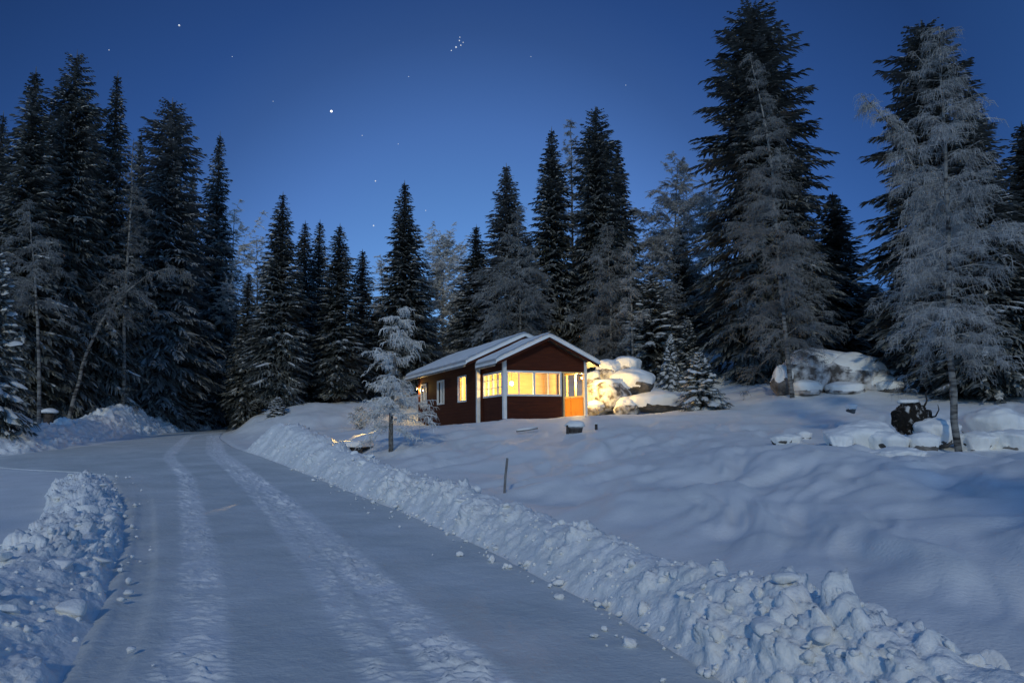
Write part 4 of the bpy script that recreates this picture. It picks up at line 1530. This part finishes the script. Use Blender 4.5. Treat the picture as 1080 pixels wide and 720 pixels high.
wall_lamp(W_ + .003, .62, 2.0, 1, "lit wall lamp on the right outer side of the porch facing the boulders", 400)
wall_lamp(U0 - .003, LEN - .22, 2.1, -1, "lit wall lamp near the far end of the cottage's long wall", 80)
yl_ = bpy.data.lights.new("added yard spot", 'SPOT')          # added narrow spot standing in for the wall lamp's beam on the footbridge
yl_.energy, yl_.color, yl_.spot_size, yl_.spot_blend, yl_.shadow_soft_size = 120000, WARM, R(3.2), 0.7, .05
yo_ = bpy.data.objects.new("added yard spot", yl_)
col.objects.link(yo_)
yo_.location = hw_(U0 - .25, LEN - .22, 2.15)
yo_.rotation_euler = (Vector(at(362, 470, 26.5)) - yo_.location).to_track_quat('-Z', 'Y').to_euler()


# ------------------------------------------------------------------ small things in the snow
def snow_pillow(parent, loc, s, seed=0, name="snow_cap"):
    v = ICO[4][0] * (1 + .12 * fbm(ICO[4][0] * 1.7 + seed, 3, seed))[:, None]
    v[:, 2] = np.where(v[:, 2] < 0, v[:, 2] * .35, v[:, 2])
    return link(name, mesh_np(name, v * np.array(s) + np.array(loc), ICO[4][1]), M['snow'], parent)


# tub with snow, two posts on the crest before the porch
p = at(606.5, 457.5, 28)
r_ = empty("planter_tub", p, R(10))
tag(r_, "low dark tub heaped with snow on the crest in front of the porch", "tub")
mb = MB()
mb.tube([(0, 0, -.1), (0, 0, .10), (0, 0, .30)], [.24, .27, .31], 20)
mb.build("tub", M['dark_wood'], r_)
mb = MB()
for q in (.02, .2):
    mb.tube([(0, 0, q), (0, 0, q + .03)], [.268 + q * .13, .272 + q * .13], 20)
mb.build("hoop", M['steel'], r_)
snow_pillow(r_, (0, 0, .30), (.38, .38, .22), 2)


def post(px, base, top, Y, r, label, name="post", cap=True, cat="post", lean=0.0, mat='dark_wood'):
    p = at(px, base, Y)
    h = (base - top) / FPX * Y
    root = empty(name, p)
    tag(root, label, cat)
    mb = MB()
    mb.tube([(0, 0, -.3), (lean * .5, 0, h * .5), (lean, 0, h)], [r * 1.05, r, r * .95], 10)
    mb.build("shaft", M[mat], root)
    if cap:
        snow_pillow(root, (lean, 0, h), (r * 1.25, r * 1.25, r * .8), 4)
    return root


post(598.7, 459, 448, 27.8, .055, "short dark post touching the left side of the snow-heaped tub")
post(629, 457, 447, 28.3, .055, "short dark post standing alone right of the snow-heaped tub")
post(531, 521, 484, 15.3, .027, "thin grey roadside stake leaning a little in the snow slope", "roadside_stake", False, "stake", lean=.085, mat='grey_wood')
# snowed-over pole lying in front of the porch
p = at(556, 454, 28.6)
r_ = empty("fallen_pole", p, R(25))
tag(r_, "thin pole lying under snow in front of the porch", "pole")
MB().tube([(-.45, 0, -.02), (0, 0, .03), (.45, 0, .09)], .035, 8).build("pole", M['grey_wood'], r_)
sp = MB()
sp.tube([(-.44, 0, .02), (0, 0, .07), (.44, 0, .13)], [.03, .045, .03], 8)
sp.build("snow_strip", M['snow'], r_, True)

# stump with a snow hat and a post at the far left
p = at(51, 450, 38.5)
r_ = empty("tree_stump", p)
tag(r_, "dark stump wearing a flat white snow hat in front of the left wood", "stump")
mb = MB()
mb.tube([(0, 0, -.2), (0, 0, .1), (0, 0, .75)], [.32, .25, .23], 14)
mb.build("stump", M['bark'], r_, True)
snow_pillow(r_, (0, 0, .76), (.42, .40, .20), 6)
post(8, 451, 433, 37, .13, "dark thick post near the left picture edge, left of the stump", "post", True)

# little snowy plank bridge over the ditch beside the bank
p = at(362, 471, 26.5)
fb = empty("footbridge", (p[0], p[1], p[2]), R(-6))
tag(fb, "small snow-covered plank footbridge with a dark gap under it, catching warm light", "footbridge")
mb = MB()
for k in range(9):
    mb.box(-.85 + k * .19, -.85 + k * .19 + .175, -.7, .7, -.06, 0)
mb.build("deck", M['dark_wood'], fb)
MB().box(-.86, .86, -.62, -.48, -.2, -.063).build("beam", M['dark_wood'], fb)
MB().box(-.86, .86, .48, .62, -.2, -.063).build("beam", M['dark_wood'], fb)
n_ = 40
uu, vv2 = np.meshgrid(np.linspace(-.92, .92, n_), np.linspace(-.76, .76, n_), indexing='ij')
eg = np.clip(np.minimum(.92 - np.abs(uu), .76 - np.abs(vv2)) / .14, 0, 1)
zz = .004 + .20 * np.sqrt(np.clip(1 - (1 - eg) ** 2, 0, 1)) + .03 * fbm(np.stack([uu, vv2, 0 * uu], -1).reshape(-1, 3) * 2, 3, 8).reshape(uu.shape) * eg
link("deck_snow", mesh_np("deck_snow", np.stack([uu, vv2, zz], -1).reshape(-1, 3), grid_faces(n_, n_)[:, ::-1]), M['snow'], fb)

# ------------------------------------------------------------------ stars
DS = 2500.0


def star(px, py, r, label, mat='star', group=None):
    d = ray(px, py)
    d = d / np.linalg.norm(d)
    o = link("star", mesh_np("star", ICO[2][0] * r, ICO[2][1]), M[mat])
    o.location = np.array([0, 0, EYE]) + d * DS
    tag(o, label, "star", group)


star(349.5, 117.5, 3.4, "bright white planet-like star, brightest point in the sky", 'planet')
star(189, 27, 2.6, "clear small star at the upper left of the sky")
star(396, 191, 2.2, "small star above the symmetrical spruce left of the cottage")
star(394, 238, 2.4, "small star low over the middle left clump of spruces")
for q in [(481, 50, 2.6), (484.5, 43, 1.9), (486, 48, 1.9), (476, 53.5, 1.7), (485, 39.5, 1.5), (488.5, 45, 1.5)]:
    star(*q, "faint star of the small tight cluster high above the cottage", group="tight star cluster")
for q in [(382, 143, 1.3), (420, 152, 1.2), (449, 222, 1.4), (431, 81, 1.1), (115, 53, 1.2), (288, 107, 1.0), (660, 90, 1.1), (560, 60, 1.0), (245, 60, 1.0)]:
    star(*q, "barely visible lone star scattered in the blue sky", group="faint scattered stars")
